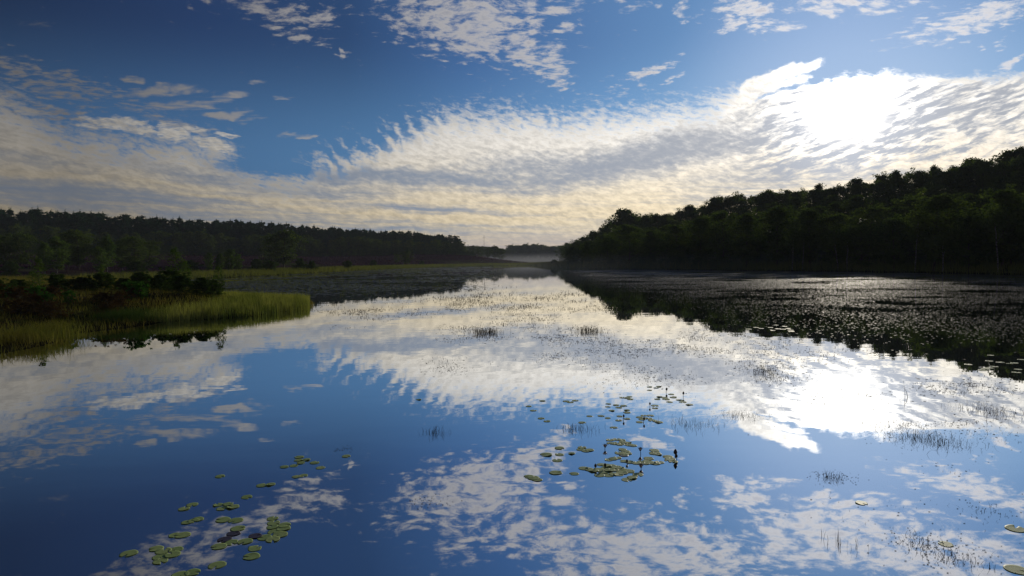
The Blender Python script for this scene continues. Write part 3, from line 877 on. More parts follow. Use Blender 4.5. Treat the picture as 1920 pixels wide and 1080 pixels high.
# pale birch stems showing against the dark wood: px, y top, y bottom
def stem_tree(px, y0, D, h, lab, lean):
    x, y = gp(px, D)
    D = D * 1.04; x, y = gp(px, D)
    e = empty('birch_tree', (x, y, gz(x, y) - .1))
    r = np.random.RandomState(int(px))
    pts = [(lean * (k / 6) ** 1.5 + r.uniform(-.08, .08), 0, h * k / 6) for k in range(7)]
    ps = [tube(pts, [0.13 * (1 - .8 * k / 6) for k in range(7)], 6)]
    for k in (3, 4, 5):
        a = np.array(pts[k]); ps.append(tube([a, a + np.array([r.uniform(-1.2, 1.2), r.uniform(-.4, .4), 1.6])], [.05, .015], 4))
    v, f = join(ps); link('trunk', np_mesh('birch_trunk', v, f, None, True), M_BBARK, e)
    C = np.vstack([np.array(pts[-1]) + r.normal(size=(60, 3)) * np.array([1.0, 1.0, .8]) + np.array([r.uniform(-1, 1), 0, r.uniform(-1.5, 1)]) for _ in range(16)])
    V, F, tn = leaves(C, .22, r)
    link('crown', np_mesh('birch_crown', V, F, {'tint': tn}), M_OAK, e)
    tag(e, lab, 'birch tree')
for a in [(1716, 420, 118, 9.5, 'pale forked birch trunk against the dark right wood', .5), (1872, 430, 103, 9.5, 'slender leaning birch trunk near the right edge', -.9),
          (1486, 460, 142, 7.5, 'short pale birch trunk left of centre in the right wood', .1), (1505, 465, 141, 7, 'thin dull birch trunk beside the short pale one', .2),
          (1588, 465, 131, 6.5, 'thin birch trunk midway along the right wood', .1), (1571, 470, 133, 7, 'leaning thin birch trunk midway along the right wood', -.8), (1769, 475, 112, 5.5, 'stubby pale birch trunk near the water at right', -.2)]:
    stem_tree(*a)
# low shrubs along the right shore
for i in range(26):
    px = 1040 + i * 13 + rr.uniform(-4, 4)
    S = np.interp(px, shx, shd); D = S + rr.uniform(4, 14); x, y = gp(px, D)
    K_BUSH.place(x, y, rr.uniform(1.5, 3.2), 'low dark bush on the grassy point before the right wood', 'low bushes on the grassy right point', wide=1.3)

# ------------------------------------------------------------------ near left bank: shrubs, saplings, bracken, heather
NB = [
    (K_BUSH, 300, 44.5, 2.35, 1.15, 'dark green shrub at the left end of the big thicket on the bank'),
    (K_BUSH, 340, 43.0, 2.3, 1.25, 'densest dark shrub in the middle of the thicket on the bank'),
    (K_BUSH, 378, 42.5, 2.15, 1.2, 'dark shrub right of the thicket centre on the near bank'),
    (K_BUSH, 398, 43.5, 1.9, 1.0, 'dark shrub ending the thicket beside the sapling'),
    (K_BUSH, 318, 47.0, 2.6, 1.2, 'taller shrub at the back of the thicket on the bank'),
    (K_SAP, 329, 57.0, 4.5, 1.0, 'tall thin birch sapling rising behind the dark thicket'),
    (K_SAP, 345, 58.0, 3.4, 1.2, 'shorter birch sapling right of the tall one behind the thicket'),
    (K_SAP, 411, 44.0, 2.95, 0.9, 'light green sapling at the right end of the thicket'),
    (K_SAP, 403, 45.0, 2.3, 1.0, 'small sapling leaning on the right of the thicket'),
    (K_SAP, 72, 41.0, 3.5, 1.1, 'tall sapling above the bracken on the left of the bank'),
    (K_SAP, 60, 42.0, 2.7, 1.3, 'lower bushy sapling beside the tall left sapling'),
    (K_SAP, 190, 47.0, 3.1, .9, 'slight sapling between the two thickets on the bank'),
    (K_BUSH, 30, 40.0, 2.2, 1.3, 'dark green shrub near the left edge of the bank'),
    (K_BUSH, -10, 38.0, 2.2, 1.4, 'dark shrub cut by the left edge on the near bank'),
    (K_BUSH, 108, 44.0, 2.4, 1.4, 'dark shrub right of the bright bracken on the bank'),
    (K_BUSH, 150, 45.0, 2.2, 1.5, 'wide low shrub left of the middle of the bank'),
    (K_BUSH, 190, 46.0, 2.4, 1.3, 'brownish shrub in the middle of the bank'),
    (K_BUSH, 228, 45.0, 2.1, 1.3, 'low shrub just left of the bright fern on the bank'),
    (K_BUSH, 262, 46.0, 2.5, 1.2, 'shrub joining the bright fern to the dark thicket'),
    (K_FERN, 252, 38.5, 2.0, .9, 'bright green bracken before the dark thicket'),
    (K_FERN, 266, 39.5, 1.6, .9, 'smaller bright bracken touching the dark thicket'),
    (K_FERN, 66, 35.0, 1.9, .8, 'bright green bracken clump near the left of the bank'),
    (K_FERN, 84, 34.5, 1.5, .9, 'low bracken right of the left bracken clump'),
    (K_FERN, 126, 35.5, 1.6, .7, 'small bracken clump among the red heather'),
    (K_FERN, 20, 36.5, 1.8, .8, 'bracken clump at the far left of the bank'),
]
for K, px, D, h, w, lab in NB:
    x, y = gp(px, D)
    K.place(x, y, h - gz(x, y), lab, wide=w, sink=.05)
HS = [(50, 'at the left edge of the near bank'), (110, 'in front of the left bracken'), (190, 'between the two stands of bracken'), (999, 'in front of the bright bracken by the thicket')]
for i in range(20):
    px = rr.uniform(-60, 285); D = rr.uniform(30.5, 39)
    if D < np.interp(px, [-60, 0, 93, 240, 300], [25, 25.5, 30.5, 34.5, 37]): D += 5
    x, y = gp(px, D)
    K_HEA.place(x, y, rr.uniform(.5, .8), 'rusty brown heather clump ' + section(px, HS), 'heather clumps ' + section(px, HS), wide=rr.uniform(.8, 1.3), sink=.05)

# ================================================================== grasses (uncountable)
def blades(P, h, w, lean, seed, clump=None):
    """P (n,3) roots; h,w,lean arrays/scalars -> V, faces, tint"""
    r = np.random.RandomState(seed); n = len(P)
    h = np.broadcast_to(h, n) * r.uniform(.6, 1.15, n); a = r.uniform(0, 2 * np.pi, n)
    L = np.broadcast_to(lean, n) * h * r.uniform(.3, 1.4, n)
    dx = np.cos(a) * L; dy = np.sin(a) * L
    b = r.uniform(0, 2 * np.pi, n); wx = np.cos(b) * w / 2; wy = np.sin(b) * w / 2
    z = np.zeros(n)
    W = np.stack([wx, wy, z], 1)
    m = P + np.stack([dx * .35, dy * .35, h * .55], 1); t = P + np.stack([dx, dy, h * (1 - .25 * np.minimum(1, np.broadcast_to(lean, n)))], 1)
    V = np.stack([P - W, P + W, m + W * .8, m - W * .8, t], 1).reshape(-1, 3)
    i = np.arange(n) * 5
    Q = np.stack([i, i + 1, i + 2, i + 3], 1); T3 = np.stack([i + 3, i + 2, i + 4], 1)
    tn = np.repeat(r.uniform(0, 1, n) if clump is None else np.clip(clump + r.uniform(-.2, .2, n), 0, 1), 5)
    return V, [Q, T3], tn

def scatter(n, pxr, Dr, seed, cond):
    """random land/water points inside a wedge, uniform in area"""
    r = np.random.RandomState(seed); out = []
    tot = 0
    while tot < n:
        px = r.uniform(pxr[0], pxr[1], n * 2); D = np.sqrt(r.uniform(Dr[0] ** 2, Dr[1] ** 2, n * 2))
        x = (px - 960) / FOC * D; P = np.stack([x, D], 1)
        z, d, _ = terrain_z(P)
        k = cond(P, z, d, px, D, r)
        out.append(np.column_stack([P, z])[k]); tot += k.sum()
    return np.vstack(out)[:n]

# tall pale reed bed on the tip of the bank
def c_reed(P, z, d, px, D, r):
    f = np.interp(px, [250, 300, 420, 500, 575], [.6, 2.0, 4.0, 5, 6])
    return (px > 262) & (d > -0.5) & (d < f) & (D < 56)
P = scatter(17000, (262, 580), (33, 56), 41, c_reed); P[:, 2] = np.maximum(P[:, 2], -.1)
V, F, tn = blades(P, (.52 + .42 * fbm(P[:, 0] / .8, P[:, 1] / .8, 13)) * np.interp(960 + FOC * P[:, 0] / P[:, 1], [262, 330, 580], [.6, .95, 1.0]), .022, .16, 42, sst(vnoise(P[:, 0] / .22, P[:, 1] / .9, 8), .25, .75))
tag(link('reed_bed', np_mesh('reed_bed', V, F, {'tint': tn}), M_REED), 'tall pale green reeds growing on the tip of the near bank', 'reeds', kind='stuff')
# rough grass over the rest of the bank
def c_grass(P, z, d, px, D, r):
    return (d > -0.25) & (px < 600) & (D < 95) & (r.uniform(0, 1, len(px)) < np.where(d < 6, 1.0, .45) * np.clip(40 / D, .2, 1)) & ~((px > 560) & (D > 58))
P = scatter(42000, (-250, 590), (17, 95), 43, c_grass); P[:, 2] = np.maximum(P[:, 2], -.05)
V, F, tn = blades(P, np.interp(P[:, 1], [17, 40, 90], [.26, .38, .8]), np.interp(P[:, 1], [17, 90], [.012, .03])[:, None][:, 0], .5, 44, sst(vnoise(P[:, 0] / .45, P[:, 1] / 1.3, 18), .1, .9))
tag(link('bank_grass', np_mesh('bank_grass', V, F, {'tint': tn}), M_GRASS), 'rough olive and rusty grass covering the near left bank', 'grass', kind='stuff')
# far marsh fringe, left and right shores
def c_marsh(P, z, d, px, D, r):
    return (d > -2.0) & (d < 26) & (D > 95)
P = scatter(42000, (150, 2050), (95, 430), 45, c_marsh); P[:, 2] = np.maximum(P[:, 2], -.1)
pxm = px_of(0, 1) + FOC * P[:, 0] / P[:, 1]
V, F, tn = blades(P, np.interp(pxm, [990, 1060, 1250, 1450, 1900], [1.2, 2.3, 2.6, 2.0, 1.5]), np.interp(P[:, 1], [95, 430], [.05, .16]), .3, 46, fbm(P[:, 0] / 9, P[:, 1] / 9, 28))
tag(link('marsh_grass', np_mesh('marsh_grass', V, F, {'tint': tn}), M_MARSH), 'low olive marsh grass fringing the far shores of the lake', 'marsh grass', kind='stuff')

def c_heath(P, z, d, px, D, r):
    return (f_ter(P)[1]['heath'] > r.uniform(.3, .9, len(px)))
P = scatter(26000, (-60, 1040), (100, 640), 47, c_heath)
V, F, tn = blades(P, .75, np.interp(P[:, 1], [100, 600], [.14, .45]), .6, 48, fbm(P[:, 0] / 14, P[:, 1] / 14, 38))
M_HEATH = leaf_material('flowering_heath', (0.030, 0.022, 0.020), (0.085, 0.030, 0.066), 0.2, 0.04)
tag(link('heath', np_mesh('heath', V, F, {'tint': tn}), M_HEATH), 'muted purple flowering heath on the slope before the left wood', 'heath', kind='stuff')

# tussocks at the water's edge
def tussock(px, D, h, n, w, lab, mt=M_GRASS):
    x, y = gp(px, D); r = np.random.RandomState(int(px * 7 + D))
    q = r.normal(size=(n, 2)) * w
    P = np.column_stack([q[:, 0], q[:, 1], np.zeros(n)])
    V, F, tn = blades(P, h, .014, .45, int(px))
    o = link('grass_tussock', np_mesh('grass_tussock', V, F, {'tint': tn}), mt); o.location = (x, y, max(0, gz(x, y)) - .02)
    tag(o, lab, 'tussock')
tussock(238, 33.0, .75, 900, .7, 'dark sedge tussock at the water edge left of the reeds', M_SHRUB)
tussock(215, 32.3, .6, 600, .5, 'smaller sedge tussock beside the dark one at the water edge', M_SHRUB)
tussock(92, 27.0, .75, 900, .5, 'grass tussock on the corner where the bank steps back')
tussock(40, 24.8, .6, 900, .7, 'green tussock on the lowest left part of the bank')
tussock(843, 300, 2.2, 300, 1.2, 'small dark tussock standing alone in the far left water', M_SHRUB)

# ================================================================== floating plants
def leaf_gloss(name, a, b, rough=.35, spec=.6):
    m, T = mat(name)
    tint = T.new('ShaderNodeAttribute', attribute_name='tint').outputs['Fac']
    oi = T.new('ShaderNodeObjectInfo').outputs['Random']
    tc = T.new('ShaderNodeTexCoord').outputs['Object']
    n = T.noise(tc, 14.0, 4, 0.6)
    c = T.mix(T.m('ADD', T.m('MULTIPLY', tint, .5), T.m('MULTIPLY', oi, .5)), a, b)
    c = T.mix(T.ss(n, .55, .75, 0, .5), c, (0.10, 0.07, 0.02))
    p = T.new('ShaderNodeBsdfPrincipled'); T.put(p.inputs['Base Color'], c)
    p.inputs['Roughness'].default_value = rough; p.inputs['Specular IOR Level'].default_value = spec
    o = T.new('ShaderNodeOutputMaterial'); T.l.new(p.outputs[0], o.inputs[0])
    return m
M_PAD = leaf_gloss('lily_pad_leaf', (0.230, 0.340, 0.080), (0.400, 0.470, 0.150), .55, .28)
M_PADP = leaf_gloss('lily_pad_dark', (0.035, 0.018, 0.028), (0.055, 0.028, 0.036), .4, .5)
M_BUD = leaf_gloss('lily_bud_skin', (0.035, 0.022, 0.012), (0.060, 0.030, 0.016), .5, .4)
M_PETAL = leaf_gloss('lily_petal', (0.62, 0.50, 0.50), (0.75, 0.68, 0.66), .5, .3)
M_FLAKE = leaf_gloss('pondweed_leaf', (0.034, 0.026, 0.012), (0.070, 0.049, 0.022), .60, .14)
M_MAT = leaf_gloss('marsh_weed', (0.050, 0.052, 0.016), (0.095, 0.085, 0.028), .5, .4)

def pad_mesh(seed, curl=0.0):
    """round floating leaf with a notch, slightly dished rim and real thickness"""
    r = np.random.RandomState(seed); n = 30; V = []; F = []
    cut = 0.20
    ph = r.uniform(0, 6.28, 3)
    def edge(a): return 1 + .035 * math.sin(2 * a + ph[0]) + .02 * math.sin(5 * a + ph[1])
    rings = [0.0, .45, .85, 1.0]; zz = [0.0018, .0015, .0016, .0026]
    for s in (0, 1):
        for k, rg in enumerate(rings):
            for i in range(n + 1):
                a = cut + (2 * math.pi - 2 * cut) * i / n
                rr_ = rg * edge(a) * 0.070
                z = zz[k] + (curl * max(0, math.sin(a + ph[2])) ** 6 * .016 * rg ** 4) - s * .0010
                V.append((math.cos(a) * rr_ - (.0 if rg else -.006), math.sin(a) * rr_, z))
    m = n + 1; K = len(rings)
    for s in (0, 1):
        o = s * m * K
        for k in range(K - 1):
            for i in range(n):
                q = (o + k * m + i, o + (k + 1) * m + i, o + (k + 1) * m + i + 1, o + k * m + i + 1)
                F.append(q if s == 0 else q[::-1])
    o2 = m * K
    for i in range(n):
        a = (K - 1) * m + i; F.append((a, a + o2, a + o2 + 1, a + 1))
    for i in (0, n):
        for k in range(K - 1):
            a = k * m + i; b = (k + 1) * m + i
            q = (a, a + o2, b + o2, b); F.append(q if i == 0 else q[::-1])
    me = np_mesh('lily_pad', np.array(V), np.array(F), {'tint': np.full(len(V), r.uniform())}, True)
    me.materials.append(M_PAD)
    return me
PADS = [pad_mesh(i, c) for i, c in enumerate([0, 0, .3, 0, .8, .2])]
PADP = [m.copy() for m in PADS[:2]]
for m in PADP: m.materials.clear(); m.materials.append(M_PADP)
pad_src = {}
def pad(px, py, s, lab, group=None, dark=False):
    p = at(px, py)
    key = ('d' if dark else 'g') + str(rr.randrange(2 if dark else 6))
    if key not in pad_src:
        o = link('lily_pad', (PADP if dark else PADS)[int(key[1:])]); pad_src[key] = o
    else:
        o = pad_src[key].copy(); COL.objects.link(o); o.name = 'lily_pad'
        for k in ('label', 'group', 'category'):
            if k in o: del o[k]
    o.location = (p.x, p.y, rr.uniform(0.001, 0.004))
    o.rotation_euler = (rr.uniform(-.015, .015), rr.uniform(-.015, .015), rr.uniform(0, 6.28))
    o.scale = (s, s, 1.0)
    tag(o, lab, 'lily pad', group)

Z5 = lambda a: [(200 + u / 3.2, 800 + v / 3.2) for u, v in a]
Z6 = lambda a: [(760 + u / 3.2, 680 + v / 3.2) for u, v in a]
Z8 = lambda a: [(1320 + u / 3.2, 780 + v / 3.2) for u, v in a]
Z7 = lambda a: [(1320 + u / 3.177, 560 + v / 3.177) for u, v in a]
CL = [
 (Z5([(1155, 183), (1197, 199), (1150, 203), (1165, 218), (1122, 235)]), 1, 'green lily pad in the tight raft nearest the dark blue middle', 'lily pads in the small raft left of centre'),
 (Z5([(1180, 294), (1137, 301)]), .95, 'one of two touching pads below the small raft left of centre', 'two touching pads below the small raft'),
 (Z5([(982, 347), (932, 353)]), .95, 'one of two overlapping pads above the lone lower pad', 'two overlapping pads left of centre'),
 (Z5([(513, 469), (463, 494)]), 1, 'one of two green pads at the upper left of the left group', 'pair of pads at the upper left of the left group'),
 (Z5([(668, 470), (728, 465), (757, 482), (693, 492)]), 1, 'green pad in the ring of four above the left group', 'ring of four lily pads above the left group'),
 (Z5([(548, 556), (522, 565), (480, 575)]), 1, 'green pad in the row of three over the mirrored grey cloud', 'row of three lily pads in the left group'),
 (Z5([(698, 560), (775, 564)]), 1.1, 'one of two separate pads above the middle of the left group', 'two separate pads in the left group'),
 (Z5([(995, 552), (1000, 578), (993, 603), (1065, 592), (1060, 612), (1005, 632), (1040, 650), (948, 667), (995, 677)]), 1.05, 'green lily pad in the curved stack right of the left group', 'curved stack of lily pads in the left group'),
 (Z5([(787, 613), (748, 696), (830, 690), (673, 720)]), 1.15, 'green lily pad in the heart of the left foreground group', 'lily pads in the heart of the left group'),
 (Z5([(888, 732), (868, 780)]), 1.12, 'one of two large pads low right in the left group', 'two large pads low in the left group'),
 (Z5([(297, 733), (340, 747), (415, 738), (395, 768), (320, 782), (322, 808)]), 1.1, 'green lily pad in the knot at the lower left', 'knot of lily pads at the lower left'),
 (Z5([(455, 652), (407, 652)]), 1.05, 'one of two touching pads above the lower left knot', 'pair of pads above the lower left knot'),
 (Z5([(515, 875), (440, 892)]), 1.15, 'one of two pads cut by the bottom edge of the picture', 'pads at the bottom edge'),
 (Z6([(742, 684), (768, 692), (790, 702)]), 1.1, 'green pad in the short raft left of the central lilies', 'short raft left of the central lilies'),
 (Z6([(1050, 522), (1060, 510), (1083, 530), (1105, 525)]), 1.0, 'green pad in the small raft above left of the central lilies', 'small raft above left of the central lilies'),
 (Z6([(1228, 465), (1270, 461), (1300, 465), (1232, 484), (1262, 486), (1290, 490), (1345, 494), (1335, 482), (1365, 498), (1305, 478)]), 1.0, 'pale green pad in the long raft beneath the small mirrored cloud', 'lily pads in the upper central raft'),
 (Z6([(1303, 522), (1322, 534), (1285, 543), (1335, 546), (1310, 552)]), 1.05, 'pale green pad in the round knot between the central rafts', 'round knot of central lily pads'),
 (Z6([(1493, 527), (1505, 541), (1515, 550), (1490, 545)]), 1.0, 'pale green pad in the little knot right of the centre knot', 'little knot right of the centre knot'),
 (Z6([(1270, 572), (1245, 578), (1220, 584)]), 1.05, 'green pad in the three overlapping above the largest raft', 'three overlapping pads above the largest raft'),
 (Z6([(1460, 575), (1455, 590), (1410, 600), (1385, 603), (1345, 597), (1312, 592), (1440, 605), (1475, 601), (1497, 605), (1525, 599)]), 1.0, 'pale green pad in the level chain right of centre', 'level chain of lily pads right of centre'),
 (Z6([(1575, 566), (1590, 580), (1607, 594), (1580, 585)]), 1.05, 'green pad at the right end below the large dark buds', 'pads below the large dark buds'),
 (Z6([(1070, 635), (1105, 642), (1128, 648), (1175, 612), (1205, 618), (1240, 620), (1265, 628), (1290, 634), (1160, 644), (1195, 640), (1225, 645), (1255, 645), (1310, 645), (1345, 652), (1300, 661), (1325, 655), (1220, 677), (1250, 670), (1280, 672), (1190, 655), (1165, 676)]), 1.05, 'pale green pad in the largest raft of the central lilies', 'lily pads in the largest central raft'),
 (Z6([(1395, 673), (1360, 690), (1330, 703)]), 1.05, 'green pad in the trio right of the largest raft', 'trio of pads right of the largest raft'),
 (Z6([(1405, 328), (1430, 318), (1470, 318), (1440, 334), (1480, 347), (1505, 352), (1522, 358), (1405, 357), (1420, 340), (1465, 336)]), .95, 'pale pad in the diagonal raft under the bright mirrored cloud', 'diagonal raft under the bright mirrored cloud'),
 (Z6([(1105, 322), (1175, 320), (1215, 333), (1280, 347), (1330, 337), (1285, 322)]), .95, 'pale pad scattered left of the diagonal raft', 'pads scattered left of the diagonal raft'),
 (Z6([(850, 352), (815, 335), (740, 262), (768, 288), (822, 230)]), .9, 'small dull pad drifting well left of the upper lilies', 'stray pads left of the upper lilies'),
 (Z6([(965, 232), (1020, 228), (990, 238)]), .95, 'grey green pad in the upper left trio on bright water', 'upper left trio on bright water'),
 (Z6([(1218, 248), (1215, 265), (1265, 255), (1310, 260), (1280, 270), (1238, 288), (1330, 285), (1330, 300)]), .95, 'grey green pad in the loose upper group on bright water', 'loose upper group on bright water'),
 (Z6([(1345, 205), (1300, 210), (1350, 220), (1330, 212)]), 1.0, 'grey green pad in the compact upper knot on bright water', 'compact upper knot on bright water'),
 (Z6([(1465, 146), (1465, 166), (1520, 143), (1505, 152)]), 1.0, 'grey pad in the topmost group of the lilies', 'topmost group of lily pads'),
 (Z6([(1595, 190), (1608, 208), (1525, 205), (1555, 210), (1565, 220), (1585, 237), (1645, 225), (1665, 237), (1512, 219), (1705, 252)]), 1.05, 'grey green pad in the upper right group on bright water', 'upper right group on bright water'),
 (Z7([(1575, 393), (1660, 427), (1680, 418), (1700, 413), (1730, 405), (1765, 380), (1820, 388), (1850, 384), (1872, 422), (1862, 440), (1710, 338), (1700, 372), (1890, 363)]), 1.35, 'shiny pale pad on the dark tree reflection at the right edge', 'shiny pads on the dark reflection at right'),
 (Z7([(395, 172), (410, 190), (440, 180), (470, 183), (500, 178), (515, 188), (430, 158), (480, 165), (310, 172), (340, 178), (265, 182), (520, 196)]), 1.7, 'shiny pale pad near the tip of the dark tree reflection', 'shiny pads near the tip of the dark reflection'),
]
for pts, s, lab, grp in CL:
    for px, py in pts:
        pad(px, py, s * rr.uniform(.85, 1.12), lab, grp if len(pts) > 1 else None)
ONE = [(Z5([(1065, 242)])[0], .9, 'small pad just left of the small raft left of centre'), (Z5([(1247, 217)])[0], .95, 'single pad just right of the small raft left of centre'),
       (Z5([(1283, 247)])[0], .95, 'narrow pad low right of the small raft left of centre'), (Z5([(1437, 178)])[0], .95, 'lone green pad far right of the small raft'),
       (Z5([(680, 299)])[0], .95, 'lone pad on dark blue water left of centre'), (Z5([(840, 423)])[0], 1.0, 'lone pad between the ring of four and the overlapping pair'),
       (Z5([(662, 832)])[0], 1.2, 'large single pad near the bottom of the left group'), (Z5([(132, 762)])[0], 1.2, 'leftmost lily pad, alone on the mirrored cloud'),
       (Z6([(845, 552)])[0], 1.4, 'broad lone pad left of the central lilies'), (Z6([(925, 513)])[0], 1.15, 'upper lone pad left of the central lilies'),
       (Z6([(925, 552)])[0], 1.0, 'small round pad between the upper and lower lone pads'), (Z6([(912, 587)])[0], 1.1, 'round pad straight below the small lone pad'),
       (Z6([(903, 661)])[0], 1.3, 'large lone pad right of the short raft'), (Z6([(1013, 667)])[0], .95, 'small lone pad left of the largest raft'),
       (Z6([(998, 545)])[0], .8, 'tiny pad left of the small raft above centre'), (Z6([(1250, 390)])[0], 1.0, 'single pad between the upper and the central rafts'),
       (Z6([(1060, 360)])[0], 1.0, 'pad floating behind the tuft of thin stems'), (Z6([(1498, 258)])[0], 1.15, 'wide pad beside a dark bud on bright water'),
       (Z6([(1498, 273)])[0], .9, 'small pad just below the wide pad with the bud'), (Z6([(80, 222)])[0], .9, 'stray pad far left on the bright reflection'),
       (Z8([(1868, 678)])[0], 1.4, 'large pale pad low at the right edge'), (Z8([(1880, 925)])[0], 1.5, 'large pale pad in the lower right corner'),
       (Z8([(945, 523)])[0], 1.0, 'small greenish pad alone on the mirrored cloud at lower right'), (Z8([(1450, 770)])[0], 1.0, 'half sunk pad among the stems at lower right')]
for (px, py), s, lab in ONE: pad(px, py, s, lab)
for (px, py), lab in zip(Z5([(762, 642), (893, 657), (708, 678)]) + Z6([(1310, 556)]), ['dark tilted pad in the heart of the left group', 'dark purple pad left of the curved stack', 'dark purple pad at the left of the left group', 'purple edged dark pad under the round central knot']):
    pad(px, py, 1.05, lab, None, True)

# buds on stalks
def bud(px, py, h, s, lab, white=False, lean=0.0):
    p = at(px, py)
    e = empty('water_lily_bud', (p.x, p.y, 0))
    v, f = tube([(0, 0, -.04), (lean * .4, 0, h * .5), (lean, 0, h)], [.005, .005, .004], 6)
    link('stalk', np_mesh('lily_stalk', v, f, {'tint': np.zeros(len(v))}, True), M_BUD, e)
    prof = [(0, .004), (.008, .014), (.022, .020), (.040, .015), (.058, .003)]
    v, f = tube([(lean, 0, h - .004 + z * s) for z, _ in prof], [q * s for _, q in prof], 9)
    v2 = v.copy(); v2[:, 0] = lean + (v[:, 0] - lean)
    link('bud', np_mesh('lily_bud', v2, f, {'tint': np.zeros(len(v))}, True), M_BUD, e)
    if white:
        vs = []
        for k in range(8):
            a = k * math.pi / 4; c, s_ = math.cos(a), math.sin(a)
            q = np.array([(.010, -.007, .012), (.030, -.010, .030), (.040, 0, .048), (.030, .010, .030), (.010, .007, .012)]) * s
            vs.append(np.column_stack([lean + q[:, 0] * c - q[:, 1] * s_, q[:, 0] * s_ + q[:, 1] * c, h + q[:, 2]]))
        V = np.vstack(vs); F = np.arange(40).reshape(8, 5)
        link('petals', np_mesh('lily_petals', V, F, {'tint': np.ones(40)}), M_PETAL, e)
    tag(e, lab, 'water lily bud')
for (px, py), h, s, lab, w in zip(Z6([(1564, 180), (1667, 207), (1468, 264), (1306, 343), (1428, 358), (1197, 520), (1413, 548), (1618, 578), (1630, 582), (1197, 636), (1135, 640), (1415, 638), (1335, 606)]),
        [.05, .06, .04, .05, .05, .03, .05, .07, .03, .03, .03, .02, .02], [1.2, 1.2, 1.0, 1.0, 1.0, 1.1, 1.1, 1.5, 1.2, 1.0, 1.0, 1.1, .9],
        ['dark bud high in the upper right lilies', 'dark bud above the upper right lily pads', 'dark bud left of the wide pad on bright water', 'dark bud over the pads left of the diagonal raft', 'dark bud over the diagonal raft of pads',
         'opening bud with pale petals left of the round knot', 'opening bud with white petals right of the round knot', 'largest dark pointed bud right of the central lilies', 'short bud leaning beside the largest dark bud', 'small bud inside the largest raft',
         'small bud at the left end of the largest raft', 'pale tinged bud right of the largest raft', 'tiny bud at the end of the level chain'],
        [0, 0, 0, 0, 0, 1, 1, 0, 0, 0, 0, 1, 0]):
    bud(px, py, h, s, lab, bool(w), rr.uniform(-.015, .015))

# ---- floating weed flakes on the dark right water
def flakes(P, size, tilt, seed, zoff=.004):
    r = np.random.RandomState(seed); n = len(P)
    a = r.uniform(0, 2 * np.pi, n); s = np.broadcast_to(size, n) * r.uniform(.5, 1.4, n)
    tx = r.normal(size=n) * tilt; ty = r.normal(size=n) * tilt
    V = []
    for k in range(6):
        w = a + k * np.pi / 3; ex = np.cos(w) * s * (1.5 if k % 3 else 2.0); ey = np.sin(w) * s * (1.0 if k % 3 else 1.35)
        V.append(np.stack([P[:, 0] + ex, P[:, 1] + ey, zoff + np.abs(tx + ty) * s * .6 + ex * tx + ey * ty], 1))
    V = np.stack(V, 1).reshape(-1, 3); V[:, 2] = np.maximum(V[:, 2], zoff)
    return V, np.arange(6 * n).reshape(n, 6), np.repeat(r.uniform(0, 1, n), 6)
def c_flake(P, z, d, px, D, r):
    rip = f_wat(P)[1]['ripple']
    nse = fbm(P[:, 0] / 5.0, P[:, 1] / 3.0, 61)
    return (d < -1) & (px > 1050) & (r.uniform(0, 1, len(px)) < rip * sst(nse, .30, .62))
P = scatter(150000, (1050, 2100), (16, 185), 62, c_flake)
V, F, tn = flakes(P, np.interp(P[:, 1], [16, 45, 90, 180], [.018, .028, .050, .13]), .012, 63)
tag(link('pondweed', np_mesh('pondweed', V, F, {'tint': tn}), M_FLAKE), 'glinting pondweed leaves spread over the dark right water', 'pondweed', kind='stuff')
# olive mats on the left far water
def c_mat(P, z, d, px, D, r):
    nse = fbm(P[:, 0] / 7.0, P[:, 1] / 9.0, 71)
    fade = np.interp(px, [380, 520, 700, 900], [1.0, .75, .5, .15]) * sst(D, 52, 75) * sst(px + (300 - D) * 0, 960, 800)
    return (d < 1.0) & (r.uniform(0, 1, len(px)) < fade * sst(nse, .40, .60))
P = scatter(30000, (330, 950), (50, 320), 72, c_mat)
V, F, tn = flakes(P, np.interp(P[:, 1], [50, 300], [.12, .40]), .06, 73)
tag(link('marsh_weed', np_mesh('marsh_weed', V, F, {'tint': tn}), M_MAT), 'olive weed mats floating on the far left water', 'marsh weed', kind='stuff')
V, F, tn = blades(P[:9000] * np.array([1, 1, 0]), .30, np.interp(P[:9000, 1], [50, 300], [.02, .09]), .3, 74)
tag(link('marsh_sedge', np_mesh('marsh_sedge', V, F, {'tint': tn}), M_MARSH), 'short sedge rising from the weed on the far left water', 'sedge', kind='stuff')

# ---- thin stems: wide sparse field, clustered
def stem_patch(px, py, sx_, sy_, n, seed):
    r = np.random.RandomState(seed)
    u = px + r.normal(size=n) * sx_; v = py + r.normal(size=n) * sy_
    v = np.maximum(v, HY(px) + 22)
    Q = [at(a, b) for a, b in zip(u, v)]
    return np.array([(q.x, q.y, -.03) for q in Q])
PT = []
rp = np.random.RandomState(81)
for k in range(560):
    t = rp.uniform(0, 1)
    px = rp.uniform(820, 1900)
    cy = np.interp(px, [820, 1000, 1200, 1450, 1700, 1900], [600, 620, 655, 690, 740, 770])
    py = cy + rp.normal() * np.interp(px, [820, 1900], [45, 45])
    if vnoise(np.array([px / 90.0]), np.array([py / 26.0]), 5)[0] < .45: continue
    w = np.interp(py, [540, 800], [12, 26])
    PT.append(stem_patch(px, py, w, w * .14, int(rp.uniform(6, 42)), 900 + k))
for k in range(60):
    px = rp.uniform(560, 1100); py = np.interp(px, [560, 1100], [585, 560]) + rp.normal() * 12
    PT.append(stem_patch(px, py, 22, 2.0, int(rp.uniform(10, 40)), 1500 + k))
for k in range(40):
    px = rp.uniform(1540, 1915); py = rp.uniform(930, 1065) + (px - 1730) * .1
    PT.append(stem_patch(px, py, 22, 9, int(rp.uniform(2, 6)), 1700 + k))
P = np.vstack(PT)
dd = np.hypot(P[:, 0], P[:, 1])
